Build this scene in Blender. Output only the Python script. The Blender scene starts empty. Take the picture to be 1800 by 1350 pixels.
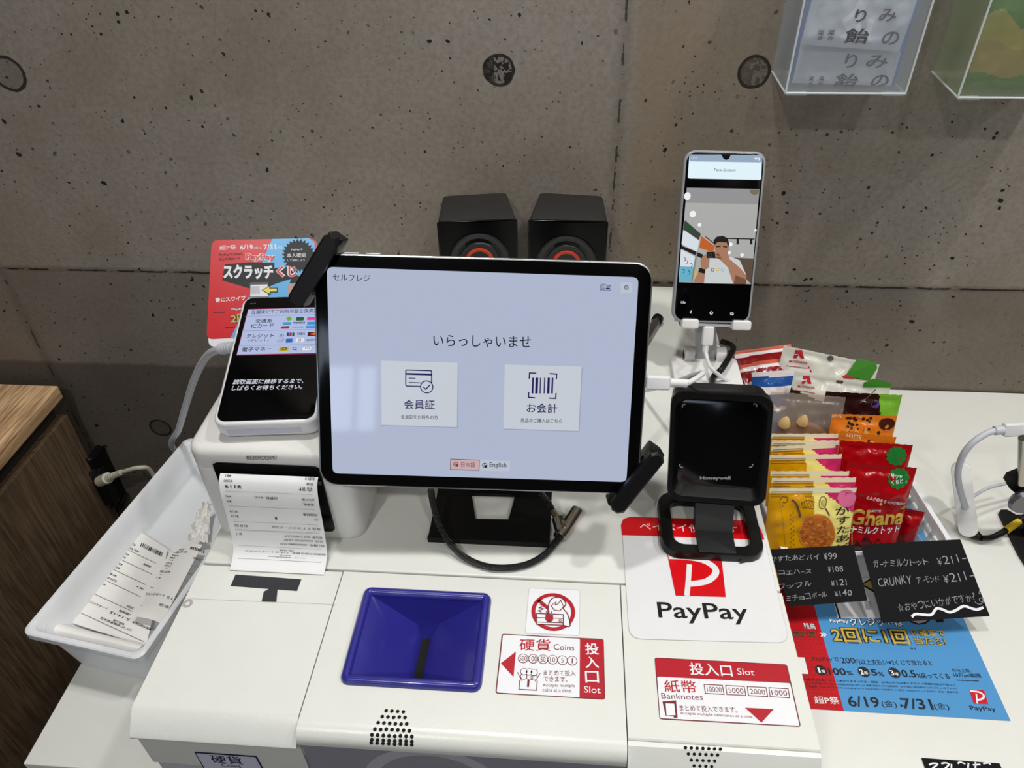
import bpy, math, random
from math import sin, cos, pi, radians, sqrt
from mathutils import Vector, Matrix, noise
random.seed(7)
scn = bpy.context.scene
COL = scn.collection
# ---------------------------------------------------------------- camera
FPX, PITCH, YAW, ROLL = 1309.47, .6705, -.0888, -.02373
CAM = Vector((0, -.7678, .5996))
_fw = Vector((sin(YAW)*cos(PITCH), cos(YAW)*cos(PITCH), -sin(PITCH)))
_rt = Vector((cos(YAW), -sin(YAW), 0)); _up = _rt.cross(_fw)
_c, _s = cos(ROLL), sin(ROLL)
_rt, _up = _c*_rt+_s*_up, -_s*_rt+_c*_up
cd = bpy.data.cameras.new('camera'); cam = bpy.data.objects.new('camera', cd); COL.objects.link(cam)
cd.sensor_width = 36; cd.lens = 36*FPX/1800; cd.clip_start = .01
cam.matrix_world = Matrix(((_rt.x, _up.x, -_fw.x, CAM.x), (_rt.y, _up.y, -_fw.y, CAM.y), (_rt.z, _up.z, -_fw.z, CAM.z), (0, 0, 0, 1)))
scn.camera = cam
# ---------------------------------------------------------------- light and exposure
scn.view_settings.view_transform = 'Standard'; scn.view_settings.look = 'None'
scn.view_settings.gamma = 1; scn.view_settings.use_curve_mapping = False
scn.view_settings.exposure = 0.0
w = bpy.data.worlds.new('world'); scn.world = w; w.use_nodes = True
w.node_tree.nodes['Background'].inputs[0].default_value = (1, .97, .93, 1)
w.node_tree.nodes['Background'].inputs[1].default_value = .05
def lamp(name, loc, size, power, col=(1, .99, .965), target=None, spread=150):
    l = bpy.data.lights.new(name, 'AREA'); l.shape = 'DISK'; l.size = size; l.energy = power; l.color = col; l.spread = radians(spread)
    o = bpy.data.objects.new(name, l); COL.objects.link(o); o.location = loc
    d = (Vector(target) - Vector(loc)) if target else Vector((0, 0, -1))
    o.rotation_euler = d.to_track_quat('-Z', 'Y').to_euler()
for x, y, p in ((-.14, -.36, 4.9), (.58, -.36, 4.8), (1.35, -.38, 6.6), (-.45, -1.5, 6.2), (.5, -1.5, 4.2), (1.45, -1.6, 3.4)):
    lamp('ceiling_downlight', (x, y, 1.54), .10, p)
# ---------------------------------------------------------------- pixel -> place helpers (the camera above)
def ray(px, py):
    return (_rt*((px-900)/FPX) + _up*(-(py-675)/FPX) + _fw)
def RZ(px, py, z):
    d = ray(px, py); return CAM + d*((z-CAM.z)/d.z)
def RY(px, py, y):
    d = ray(px, py); return CAM + d*((y-CAM.y)/d.y)
def PROJ(p):
    q = Vector(p)-CAM; k = q.dot(_fw); return 900+FPX*q.dot(_rt)/k, 675-FPX*q.dot(_up)/k
def frame(o, u, v, n=None):
    u = Vector(u).normalized(); v = Vector(v); v = (v-u*v.dot(u)).normalized(); n = u.cross(v); o = Vector(o)
    return Matrix(((u.x, v.x, n.x, o.x), (u.y, v.y, n.y, o.y), (u.z, v.z, n.z, o.z), (0, 0, 0, 1)))
T = Matrix.Translation
# ---------------------------------------------------------------- materials
def lin(c):
    c = c/255; return c/12.92 if c <= .04045 else ((c+.055)/1.055)**2.4
def rgb(c): return (lin(c[0]), lin(c[1]), lin(c[2]), 1)
MATS = {}
def M(name, col, rough=.5, metal=0, emit=0, bump=0, bscale=300, coat=0, spec=.5, var=.03):
    if name in MATS: return MATS[name]
    m = bpy.data.materials.new(name); m.use_nodes = True; nt = m.node_tree; b = nt.nodes['Principled BSDF']
    c = rgb(col); b.inputs['Roughness'].default_value = rough; b.inputs['Metallic'].default_value = metal
    b.inputs['Specular IOR Level'].default_value = spec; b.inputs['Coat Weight'].default_value = coat; b.inputs['Coat Roughness'].default_value = .08
    if emit:
        b.inputs['Base Color'].default_value = (.004, .004, .004, 1); b.inputs['Emission Color'].default_value = c; b.inputs['Emission Strength'].default_value = emit
    else:
        tc = nt.nodes.new('ShaderNodeTexCoord'); n = nt.nodes.new('ShaderNodeTexNoise'); n.inputs['Scale'].default_value = 40; n.inputs['Detail'].default_value = 3
        nt.links.new(tc.outputs['Object'], n.inputs['Vector'])
        mx = nt.nodes.new('ShaderNodeMix'); mx.data_type = 'RGBA'
        mx.inputs[6].default_value = [x*(1-var) for x in c[:3]]+[1]; mx.inputs[7].default_value = [min(1, x*(1+var)) for x in c[:3]]+[1]
        nt.links.new(n.outputs[0], mx.inputs[0]); nt.links.new(mx.outputs[2], b.inputs['Base Color'])
        if bump:
            n2 = nt.nodes.new('ShaderNodeTexNoise'); n2.inputs['Scale'].default_value = bscale; n2.inputs['Detail'].default_value = 2
            nt.links.new(tc.outputs['Object'], n2.inputs['Vector'])
            bp = nt.nodes.new('ShaderNodeBump'); bp.inputs['Strength'].default_value = bump; bp.inputs['Distance'].default_value = .0008
            nt.links.new(n2.outputs[0], bp.inputs['Height']); nt.links.new(bp.outputs[0], b.inputs['Normal'])
    MATS[name] = m; return m
class G:                                                            # tiny node-graph arithmetic for shaders
    def __init__(s, nt, sock): s.nt, s.k = nt, sock
    def op(s, o, *a):
        n = s.nt.nodes.new('ShaderNodeMath'); n.operation = o
        for i, x in enumerate((s,)+a):
            if isinstance(x, G): s.nt.links.new(x.k, n.inputs[i])
            else: n.inputs[i].default_value = x
        return G(s.nt, n.outputs[0])
    def __add__(s, b): return s.op('ADD', b)
    def __sub__(s, b): return s.op('SUBTRACT', b)
    def __rsub__(s, b): return (s*-1)+b
    def __mul__(s, b): return s.op('MULTIPLY', b)
    def lt(s, b): return s.op('LESS_THAN', b)
    def gt(s, b): return s.op('GREATER_THAN', b)
    def abs(s): return s.op('ABSOLUTE')
    def mx(s, b): return s.op('MAXIMUM', b)
    def mn(s, b): return s.op('MINIMUM', b)
    def sm(s, a, b):                                                # smoothstep a..b -> 0..1
        n = s.nt.nodes.new('ShaderNodeMapRange'); n.interpolation_type = 'SMOOTHSTEP'
        n.inputs[1].default_value = a; n.inputs[2].default_value = b; s.nt.links.new(s.k, n.inputs[0]); return G(s.nt, n.outputs[0])
def gmix(nt, f, a, b):
    n = nt.nodes.new('ShaderNodeMix'); n.data_type = 'RGBA'
    for x, i in ((f, 0), (a, 6), (b, 7)):
        if isinstance(x, G): nt.links.new(x.k, n.inputs[i])
        else: n.inputs[i].default_value = x
    return G(nt, n.outputs[2])
def concrete():
    m = bpy.data.materials.new('board_marked_concrete'); m.use_nodes = True; nt = m.node_tree; b = nt.nodes['Principled BSDF']
    tc = nt.nodes.new('ShaderNodeTexCoord'); ob = tc.outputs['Object']
    sp = nt.nodes.new('ShaderNodeSeparateXYZ'); nt.links.new(ob, sp.inputs[0]); X, Z = G(nt, sp.outputs[0]), G(nt, sp.outputs[2])
    def nz(sc, det=4, rough=.55):
        n = nt.nodes.new('ShaderNodeTexNoise'); n.inputs['Scale'].default_value = sc; n.inputs['Detail'].default_value = det; n.inputs['Roughness'].default_value = rough
        nt.links.new(ob, n.inputs['Vector']); return G(nt, n.outputs[0])
    def vor(sc):
        n = nt.nodes.new('ShaderNodeTexVoronoi'); n.inputs['Scale'].default_value = sc
        w_ = nt.nodes.new('ShaderNodeTexNoise'); w_.inputs['Scale'].default_value = sc*1.6
        a = nt.nodes.new('ShaderNodeVectorMath'); a.operation = 'SCALE'; nt.links.new(w_.outputs[1], a.inputs[0]); a.inputs[3].default_value = .45/sc
        nt.links.new(ob, w_.inputs['Vector'])
        ad = nt.nodes.new('ShaderNodeVectorMath'); nt.links.new(ob, ad.inputs[0]); nt.links.new(a.outputs[0], ad.inputs[1]); nt.links.new(ad.outputs[0], n.inputs['Vector'])
        sx = nt.nodes.new('ShaderNodeSeparateXYZ'); nt.links.new(n.outputs[1], sx.inputs[0])
        return G(nt, n.outputs[0]), G(nt, sx.outputs[0])
    big, mid, fine = nz(3.2, 5), nz(14, 6, .65), nz(170, 3, .7)
    col = gmix(nt, big.sm(.35, .68), rgb((155, 147, 138)), rgb((143, 132, 117)))
    col = gmix(nt, mid.sm(.3, .75)*.35, col, rgb((176, 168, 158)))
    col = gmix(nt, fine.sm(.35, .7)*.36, col, rgb((108, 101, 93)))
    warm = (X-.048).sm(0, .02)*(.27-X).sm(0, .2)*mid.sm(.25, .55)
    col = gmix(nt, warm*.5, col, rgb((140, 120, 92)))
    n11, n40, n130 = nz(11, 2), nz(42, 2), nz(130, 2, .7)
    clump, wob = n11.sm(.38, .55), (n40-.5)*.012
    col = gmix(nt, (Z-.147).lt(0)*.42, col, rgb((86, 77, 68)))           # darker pours below the joint; the upper also has low-wall shade painted in
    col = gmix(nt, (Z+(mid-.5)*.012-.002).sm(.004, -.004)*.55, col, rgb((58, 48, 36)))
    dk = None
    for sc, thr, keep in ((92, .17, .36), (46, .13, .34), (170, .17, .30)):
        d, c = vor(sc)
        p = (d - (c*thr)).lt(0)*c.gt(1-keep)*clump
        dk = p if dk is None else dk.mx(p)
    for xj in (.0475, -.7068):
        l = (X+wob*.3-xj).abs(); p = (l-(n130*.0030-.0004)).lt(0)*n40.gt(.5); p2 = l.sm(.012, .0)*.22
        dk = dk.mx(p*.8).mx(p2)
    l = (Z+wob*.3-.147).abs(); dk = dk.mx((l-(n130*.0030-.0003)).lt(0)*n40.sm(.36, .48)*.92).mx(l.sm(.006, 0)*.3)
    for cx, cz, r, fill in ((-.0745, .3845, .0155, .8), (.1738, .3834, .0155, .55), (-.5874, .38, .018, .3), (-.5828, -.1137, .016, .3)):
        dx, dz = X-cx, Z-cz; d = (dx*dx+dz*dz).op('SQRT') + wob*.35
        ring = (d-(r-.0012)).abs().lt(.0016); ins = d.lt(r)
        dk = dk.mx(ring*.9).mx(ins*n130.gt(.5)*min(1, fill*1.2)).mx(ins*(dx+.004).lt(0)*fill).mx(ins*.3)
    col = gmix(nt, dk.mn(.96), col, rgb((22, 20, 19)))
    nt.links.new(col.k, b.inputs['Base Color']); b.inputs['Roughness'].default_value = .75; b.inputs['Specular IOR Level'].default_value = .25
    bp = nt.nodes.new('ShaderNodeBump'); bp.inputs['Strength'].default_value = .5; bp.inputs['Distance'].default_value = .002
    hgt = fine*.25 - dk; nt.links.new(hgt.k, bp.inputs['Height']); nt.links.new(bp.outputs[0], b.inputs['Normal'])
    return m
def oak(name='oak_veneer', g=1, sc=(210, 14, 210), sc2=(34, 3, 34)):
    m = bpy.data.materials.new(name); m.use_nodes = True; nt = m.node_tree; b = nt.nodes['Principled BSDF']
    tc = nt.nodes.new('ShaderNodeTexCoord'); mp = nt.nodes.new('ShaderNodeMapping'); mp.inputs['Scale'].default_value = sc
    nt.links.new(tc.outputs['Object'], mp.inputs[0])
    n = nt.nodes.new('ShaderNodeTexNoise'); n.inputs['Scale'].default_value = 1; n.inputs['Detail'].default_value = 6; n.inputs['Roughness'].default_value = .65; n.inputs['Distortion'].default_value = .6
    nt.links.new(mp.outputs[0], n.inputs['Vector'])
    mp2 = nt.nodes.new('ShaderNodeMapping'); mp2.inputs['Scale'].default_value = sc2; nt.links.new(tc.outputs['Object'], mp2.inputs[0])
    n2 = nt.nodes.new('ShaderNodeTexNoise'); n2.inputs['Scale'].default_value = 1; n2.inputs['Detail'].default_value = 3; nt.links.new(mp2.outputs[0], n2.inputs['Vector'])
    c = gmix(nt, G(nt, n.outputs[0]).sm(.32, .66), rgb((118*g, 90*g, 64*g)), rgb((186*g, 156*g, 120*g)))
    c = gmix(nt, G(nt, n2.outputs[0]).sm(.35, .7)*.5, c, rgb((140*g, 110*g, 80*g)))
    nt.links.new(c.k, b.inputs['Base Color']); b.inputs['Roughness'].default_value = .5
    bp = nt.nodes.new('ShaderNodeBump'); bp.inputs['Strength'].default_value = .25; bp.inputs['Distance'].default_value = .0008
    nt.links.new(n.outputs[0], bp.inputs['Height']); nt.links.new(bp.outputs[0], b.inputs['Normal'])
    return m
def frosted(name, col, thru=.6, rough=.16, tcol=(240, 242, 244), clear=0):
    m = bpy.data.materials.new(name); m.use_nodes = True; nt = m.node_tree; nt.nodes.remove(nt.nodes['Principled BSDF']); out = nt.nodes['Material Output']
    rf = nt.nodes.new('ShaderNodeBsdfRefraction'); rf.inputs['IOR'].default_value = 1.03; rf.inputs['Roughness'].default_value = rough; rf.inputs['Color'].default_value = rgb(tcol)
    df = nt.nodes.new('ShaderNodeBsdfDiffuse'); df.inputs[0].default_value = rgb(col)
    tl = nt.nodes.new('ShaderNodeBsdfTranslucent'); tl.inputs[0].default_value = rgb(col)
    a = nt.nodes.new('ShaderNodeMixShader'); a.inputs[0].default_value = .5; nt.links.new(df.outputs[0], a.inputs[1]); nt.links.new(tl.outputs[0], a.inputs[2])
    b = nt.nodes.new('ShaderNodeMixShader'); nz = nt.nodes.new('ShaderNodeTexNoise'); nz.inputs['Scale'].default_value = 60
    mr = nt.nodes.new('ShaderNodeMapRange'); mr.inputs[3].default_value = thru-.03; mr.inputs[4].default_value = thru+.03
    nt.links.new(nz.outputs[0], mr.inputs[0]); nt.links.new(mr.outputs[0], b.inputs[0])
    nt.links.new(a.outputs[0], b.inputs[1]); nt.links.new(rf.outputs[0], b.inputs[2])
    tp = nt.nodes.new('ShaderNodeBsdfTransparent'); tp.inputs[0].default_value = rgb(tcol); tm = nt.nodes.new('ShaderNodeMixShader'); tm.inputs[0].default_value = clear; nt.links.new(rf.outputs[0], tm.inputs[1]); nt.links.new(tp.outputs[0], tm.inputs[2]); nt.links.new(tm.outputs[0], b.inputs[2])
    gl = nt.nodes.new('ShaderNodeBsdfGlossy'); gl.inputs['Roughness'].default_value = .25; gl.inputs[0].default_value = (.9, .9, .9, 1)
    c = nt.nodes.new('ShaderNodeMixShader'); c.inputs[0].default_value = .06; nt.links.new(b.outputs[0], c.inputs[1]); nt.links.new(gl.outputs[0], c.inputs[2])
    nt.links.new(c.outputs[0], out.inputs[0]); MATS[name] = m; return m
CONC, OAK, OAKV = concrete(), oak(g=1.34), oak('oak_veneer_shaded_side', .62, (220, 220, 12), (40, 40, 3))  # side veneer: upright grain, darkened so its colour carries the cabinet side's shade
WALLM = M('painted_plaster', (150, 148, 145), .9)
FLOORM = M('dark_floor_vinyl', (52, 46, 42), .7, bump=.2)
CEILM = M('ceiling_paint', (206, 204, 198), .9)
TABLEM = M('white_laminate', (226, 226, 219), .38, bump=.05, bscale=900)
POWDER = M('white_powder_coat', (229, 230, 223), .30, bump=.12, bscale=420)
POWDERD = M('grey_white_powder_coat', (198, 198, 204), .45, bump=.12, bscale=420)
WPL = M('white_plastic', (233, 232, 230), .32)
TRAYM = M('white_tray_plastic', (232, 234, 237), .38)
PAPER = M('thermal_paper', (240, 240, 240), .7, bump=.05)
PAPER2 = M('thermal_paper_warm', (238, 236, 232), .7, bump=.15, bscale=80)
INK = M('printer_ink', (38, 38, 42), .7); INKG = M('printer_ink_grey', (110, 110, 112), .7)
BLK = M('black_plastic', (10, 10, 11), .45, spec=.3, bump=.06, bscale=900)
BLKM = M('black_matte_steel', (7, 7, 8), .6, spec=.3, bump=.1, bscale=700)
BLKG = M('black_gloss', (4, 4, 5), .1, spec=.35)
BLKR = M('black_rubber', (8, 8, 9), .45, spec=.3)
DGREY = M('dark_grey_plastic', (26, 26, 27), .5, spec=.3)
MGREY = M('mid_grey_plastic', (98, 98, 98), .45)
STEEL = M('brushed_nickel', (178, 170, 158), .22, metal=1)
ALU = M('silver_aluminium', (205, 206, 208), .28, metal=1)
GREYP = M('light_grey_plastic', (176, 178, 182), .4)
CABLEW = M('white_cable', (226, 226, 226), .45); CABLEG = M('grey_cable', (196, 199, 206), .45)
BLUEH = M('blue_hopper_plastic', (46, 44, 138), .25, coat=.3)
STW = M('sticker_white', (240, 240, 243), .35); STR = M('sticker_red', (182, 14, 34), .35); STRD = M('sticker_dark_red', (112, 26, 40), .4)
PPW = M('label_white', (232, 232, 233), .22, bump=.12, bscale=160); PPR = M('label_red', (214, 14, 24), .2, bump=.12, bscale=160); PPK = M('label_black', (22, 22, 24), .3)
NAVY = M('label_navy', (24, 22, 72), .4)
TAPEK = M('charcoal_tape', (56, 57, 60), .7, spec=.2, bump=.3, bscale=500)
# ---------------------------------------------------------------- meshes
class MB:
    def __init__(s): s.v, s.f, s.m = [], [], []
    def add(s, vs, fs, mi=0, X=None):
        o = len(s.v); s.v += [(X @ Vector(p)) if X else Vector(p) for p in vs]; s.f += [[i+o for i in f] for f in fs]; s.m += [mi]*len(fs); return s
    def box(s, x0, x1, y0, y1, z0, z1, mi=0, X=None, b=0, r=0):
        if b or r:
            w_, h = x1-x0, y1-y0
            return s.slab(w_, h, max(r, b*1.01, 1e-5), z0, z1, b, mi, (X or Matrix.Identity(4)) @ T(((x0+x1)/2, (y0+y1)/2, 0)), n=4 if r < .004 else 7)
        vs = [(x, y, z) for z in (z0, z1) for y in (y0, y1) for x in (x0, x1)]
        return s.add(vs, [(0, 2, 3, 1), (4, 5, 7, 6), (0, 1, 5, 4), (2, 6, 7, 3), (0, 4, 6, 2), (1, 3, 7, 5)], mi, X)
    def slab(s, w_, h, r, z0, z1, b=0, mi=0, X=None, n=7, bb=None):  # rounded rectangle w x h, from z0 to z1, edges rounded by b (top) and bb (bottom)
        bb = b if bb is None else bb; seg = 3; rings = []
        def ring(ins, z): rings.append([(x, y, z) for x, y in rr(w_-2*ins, h-2*ins, max(r-ins, 1e-5), n)])
        if bb:
            for k in range(seg+1): a = k/seg*pi/2; ring(bb*(1-sin(a)), z0+bb*(1-cos(a)))
        else: ring(0, z0)
        if b:
            for k in range(seg+1): a = k/seg*pi/2; ring(b*(1-cos(a)), z1-b+b*sin(a))
        else: ring(0, z1)
        return s.rings(rings, mi, X)
    def rings(s, rings, mi=0, X=None, cap=True, loop=False):
        n = len(rings[0]); vs = [p for r in rings for p in r]; fs = []
        k = len(rings)
        for j in range(k if loop else k-1):
            a, b = j*n, ((j+1) % k)*n
            for i in range(n): i2 = (i+1) % n; fs.append((a+i, a+i2, b+i2, b+i))
        if cap and not loop: fs += [list(range(n))[::-1], list(range((k-1)*n, k*n))]
        return s.add(vs, fs, mi, X)
    def prism(s, pts, z0, z1, mi=0, X=None):
        return s.rings([[(x, y, z0) for x, y in pts], [(x, y, z1) for x, y in pts]], mi, X)
    def hull(s, a, b, mi=0, X=None): return s.rings([a, b], mi, X)
    def tube(s, pts, r, mi=0, X=None, n=10, sm=6, rr_=None):
        P = spline([Vector(p) for p in pts], sm) if sm else [Vector(p) for p in pts]
        rings = []; up = Vector((0, 0, 1)); prev = None
        for i, p in enumerate(P):
            t = (P[min(i+1, len(P)-1)]-P[max(i-1, 0)]).normalized()
            if prev is None: prev = t.orthogonal().normalized()
            a = (prev - t*prev.dot(t)).normalized(); prev = a; b = t.cross(a)
            q = r if rr_ is None else rr_(i/(len(P)-1))
            rings.append([p+a*(q*cos(k*2*pi/n))+b*(q*sin(k*2*pi/n)) for k in range(n)])
        return s.rings(rings, mi, X)
    def lathe(s, prof, mi=0, X=None, n=40):
        return s.rings([[(r*cos(k*2*pi/n), r*sin(k*2*pi/n), z) for k in range(n)] for r, z in prof], mi, X)
    def cyl(s, a, b, r, mi=0, n=16, r2=None, X=None, bev=0):
        a, b = Vector(a), Vector(b); d = (b-a); L = d.length; Q = d.to_track_quat('Z', 'Y').to_matrix().to_4x4(); r2 = r if r2 is None else r2
        pr = [(r-bev, 0), (r, bev), (r2, L-bev), (r2-bev, L)] if bev else [(r, 0), (r2, L)]
        return s.lathe(pr, mi, (X or Matrix.Identity(4)) @ T(a) @ Q, n)
    def grid(s, fn, nu, nv, mi=0, zone=None, X=None, flip=False):
        o = len(s.v)
        for j in range(nv+1):
            for i in range(nu+1):
                p = Vector(fn(i/nu, j/nv)); s.v.append(X @ p if X else p)
        for j in range(nv):
            for i in range(nu):
                f = [o+j*(nu+1)+i, o+j*(nu+1)+i+1, o+(j+1)*(nu+1)+i+1, o+(j+1)*(nu+1)+i]
                s.f.append(f[::-1] if flip else f); s.m.append(zone((i+.5)/nu, (j+.5)/nv) if zone else mi)
        return s
    def build(s, name, mats, par=None, loc=None, ang=35, flat=False):
        me = bpy.data.meshes.new(name); o = bpy.data.objects.new(name, me); COL.objects.link(o)
        inv = Matrix.Identity(4)
        if par is not None: inv = INV[par.name]; o.parent = par
        elif loc is not None: inv = T(-Vector(loc)); o.location = loc
        INV[o.name] = inv
        me.from_pydata([inv @ p for p in s.v], [], s.f)
        for m_ in (mats if isinstance(mats, (list, tuple)) else [mats]): me.materials.append(m_)
        me.polygons.foreach_set('material_index', s.m)
        me.validate(); me.update()
        if not flat:
            me.polygons.foreach_set('use_smooth', [True]*len(me.polygons)); me.set_sharp_from_angle(angle=radians(ang))
        return o
INV = {}
def rr(w_, h, r, n=7):
    r = min(r, w_/2-1e-6, h/2-1e-6); out = []
    for cx, cy, a0 in ((w_/2-r, h/2-r, 0), (-w_/2+r, h/2-r, 90), (-w_/2+r, -h/2+r, 180), (w_/2-r, -h/2+r, 270)):
        for k in range(n+1): a = radians(a0+90*k/n); out.append((cx+r*cos(a), cy+r*sin(a)))
    return out
def spline(P, k=6):
    if len(P) < 3: return P
    out = []
    for i in range(len(P)-1):
        p0, p1, p2, p3 = P[max(i-1, 0)], P[i], P[i+1], P[min(i+2, len(P)-1)]
        for j in range(k):
            t = j/k; out.append(.5*((2*p1)+(p2-p0)*t+(2*p0-5*p1+4*p2-p3)*t*t+(3*p1-p0-3*p2+p3)*t**3))
    return out+[P[-1]]
def thing(name, label, cat, X, group=None):
    o = bpy.data.objects.new(name, None); COL.objects.link(o); o.empty_display_size = .02
    X = X if isinstance(X, Matrix) else T(Vector(X)); o.matrix_world = X; INV[o.name] = X.inverted()
    return tag(o, label, cat, group)
def tag(o, label, cat, group=None, kind=None):
    o['label'] = label; o['category'] = cat
    if group: o['group'] = group
    if kind: o['kind'] = kind
    return o
def struct(mb, name, mat):
    o = mb.build(name, mat); o['kind'] = 'structure'; o['label'] = STL.get(name, name); o['category'] = name.split('_')[0]; return o
STL = {'wall_back': 'pitted grey concrete wall behind the checkout', 'floor': 'dark floor below the table', 'ceiling': 'pale ceiling of the shop',
       'wall_left': 'pale side wall left of the camera', 'wall_right': 'pale side wall right of the camera', 'wall_front': 'pale wall behind the camera', 'window_1': 'shop window behind the camera', 'trim_1': 'grey window frame behind the camera'}
# ---------------------------------------------------------------- flat artwork: text and shapes on a plane or a bent sheet
TXT = {}
def glyphs(t, bold=0, shear=0):
    k = (t, bold, shear)
    if k not in TXT:
        cu = bpy.data.curves.new('t', 'FONT'); cu.body = t; cu.offset = bold; cu.resolution_u = 3; cu.shear = shear
        o = bpy.data.objects.new('t', cu); me = o.to_mesh()
        vs = [(v.co.x, v.co.y) for v in me.vertices]; fs = [tuple(p.vertices) for p in me.polygons]
        o.to_mesh_clear(); bpy.data.objects.remove(o); bpy.data.curves.remove(cu)
        xs, ys = [p[0] for p in vs] or [0, 1], [p[1] for p in vs] or [0, 1]
        x0, x1, y0, y1 = min(xs), max(xs), min(ys), max(ys)
        TXT[k] = ([((x-x0)/(x1-x0 or 1), (y-y0)/(y1-y0 or 1)) for x, y in vs], fs, (x1-x0)/(y1-y0 or 1))
    return TXT[k]
class Art:
    DZ = .00011
    def __init__(s, X, sc=1, ox=0, oy=0, px=True, mp=None, base=.00015):
        s.X, s.Xi, s.sc, s.ox, s.oy, s.px, s.mp, s.base = X, X.inverted(), sc, ox, oy, px, mp, base
        s.v, s.f, s.mi, s.mats = [], [], [], []
        s.o, s.u, s.w, s.n = X.translation.copy(), X.col[0].to_3d(), X.col[1].to_3d(), X.col[2].to_3d()
    def crop(s, sc, ox, oy): s.sc, s.ox, s.oy = sc, ox, oy; return s
    def q(s, p):
        if not s.px: return Vector((p[0], p[1]))
        d = ray(s.ox+p[0]/s.sc, s.oy+p[1]/s.sc); t = (s.o-CAM).dot(s.n)/d.dot(s.n); h = CAM+d*t-s.o
        return Vector((h.dot(s.u), h.dot(s.w)))
    def k(s, p):                                                    # metres for one unit at p
        return (s.q((p[0]+1, p[1]))-s.q(p)).length if s.px else 1
    def raw(s, uv, fs, mat, lv):
        if mat not in s.mats: s.mats.append(mat)
        o = len(s.v); z = s.base+lv*s.DZ; i = s.mats.index(mat)
        for p in uv:
            if s.mp: s.v.append(Vector(s.mp(p[0], p[1], z)))
            else: s.v.append(s.X @ Vector((p[0], p[1], z)))
        s.f += [[a+o for a in f] for f in fs]; s.mi += [i]*len(fs); return s
    def puv(s, uv, mat, lv=0):
        a = sum(uv[i][0]*uv[(i+1) % len(uv)][1]-uv[(i+1) % len(uv)][0]*uv[i][1] for i in range(len(uv)))
        idx = list(range(len(uv)));  return s.raw(uv, [idx if a > 0 else idx[::-1]], mat, lv)
    def poly(s, pts, mat, lv=0, r=0):
        uv = [s.q(p) for p in pts]
        return s.puv(s.rnd(uv, r*s.k(pts[0])) if r else uv, mat, lv)
    def rnd(s, uv, r, n=5):
        out = []; m = len(uv)
        for i in range(m):
            a, p, b = uv[i-1], uv[i], uv[(i+1) % m]; da, db = (a-p), (b-p); t = min(r, da.length*.49, db.length*.49)
            A, B = p+da.normalized()*t, p+db.normalized()*t
            for k in range(n+1): x = k/n; out.append(A*(1-x)**2+p*2*x*(1-x)+B*x*x)
        return out
    def luv(s, P, w_, mat, lv=0, closed=False):
        m = len(P); L, R = [], []
        for i in range(m):
            a = P[i-1] if (i or closed) else P[i]; b = P[(i+1) % m] if (i < m-1 or closed) else P[i]
            d1 = (P[i]-a); d2 = (b-P[i]); d1 = d1.normalized() if d1.length else d2.normalized(); d2 = d2.normalized() if d2.length else d1
            t = (d1+d2); t = t.normalized() if t.length > 1e-9 else d1; nn = Vector((-t.y, t.x)); c = max(.4, nn.dot(Vector((-d1.y, d1.x))))
            L.append(P[i]+nn*(w_/2/c)); R.append(P[i]-nn*(w_/2/c))
        fs = [(m+i, m+(i+1) % m, (i+1) % m, i) for i in range(m if closed else m-1)]
        return s.raw(L+R, fs, mat, lv)
    def line(s, pts, w_, mat, lv=0, closed=False, r=0, sm=0):
        P = [s.q(p) for p in pts]; kk = s.k(pts[0])
        if r: P = s.rnd(P, r*kk)
        if sm: P = spline(P, sm)
        return s.luv(P, w_*kk, mat, lv, closed)
    def circ(s, c, r, mat, lv=0, n=24, asp=1):
        p = s.q(c); r *= s.k(c); return s.puv([p+Vector((r*cos(i*2*pi/n), asp*r*sin(i*2*pi/n))) for i in range(n)], mat, lv)
    def ring(s, c, r, w_, mat, lv=0, n=28, a0=0, a1=360):
        p = s.q(c); kk = s.k(c); full = a1-a0 >= 360
        P = [p+Vector((cos(radians(a0+(a1-a0)*i/n)), sin(radians(a0+(a1-a0)*i/n))))*(r*kk) for i in range(n if full else n+1)]
        return s.luv(P, w_*kk, mat, lv, full)
    def blob(s, fn, mat, lv=0, n=40, rings=7):                      # filled outline fn(angle, scale), meshed so that it can follow a bulge
        P = [s.q(fn(0, 0))]; F = []
        for j in range(1, rings+1): P += [s.q(fn(-k*2*pi/n, j/rings)) for k in range(n)]
        for k in range(n):
            F.append((0, 1+k, 1+(k+1) % n))
            for j in range(rings-1): b = 1+j*n; F.append((b+k, b+n+k, b+n+(k+1) % n, b+(k+1) % n))
        return s.raw(P, F, mat, lv)
    def star(s, c, r, r2, nn, mat, lv=0):
        p = s.q(c); kk = s.k(c); return s.puv([p+Vector((cos(i*pi/nn), sin(i*pi/nn)))*((r if i % 2 else r2)*kk) for i in range(2*nn)], mat, lv)
    def text(s, t, p0, p1, h, mat, lv=1, bold=0, shear=0, out=None, ow=.06):
        a = s.q(p0); b = s.q(p1); d = b-a; nn = Vector((-d.y, d.x)).normalized()
        up = s.q((p0[0], p0[1]-h) if s.px else (p0[0], p0[1]+h))-a; H = up.dot(nn)
        if out is not None:                                         # outlined lettering
            v, f, asp = glyphs(t, bold+ow, shear); e = ow/1.5*abs(H)
            a2 = a-d.normalized()*e-nn*(e if H > 0 else -e); d2 = d+d.normalized()*2*e; H2 = H+(2*e if H > 0 else -2*e)
            s.raw([a2+d2*x+nn*(H2*y) for x, y in v], f, out, lv); lv += 1
        v, f, asp = glyphs(t, bold, shear)
        return s.raw([a+d*x+nn*(H*y) for x, y in v], f, mat, lv)
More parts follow.
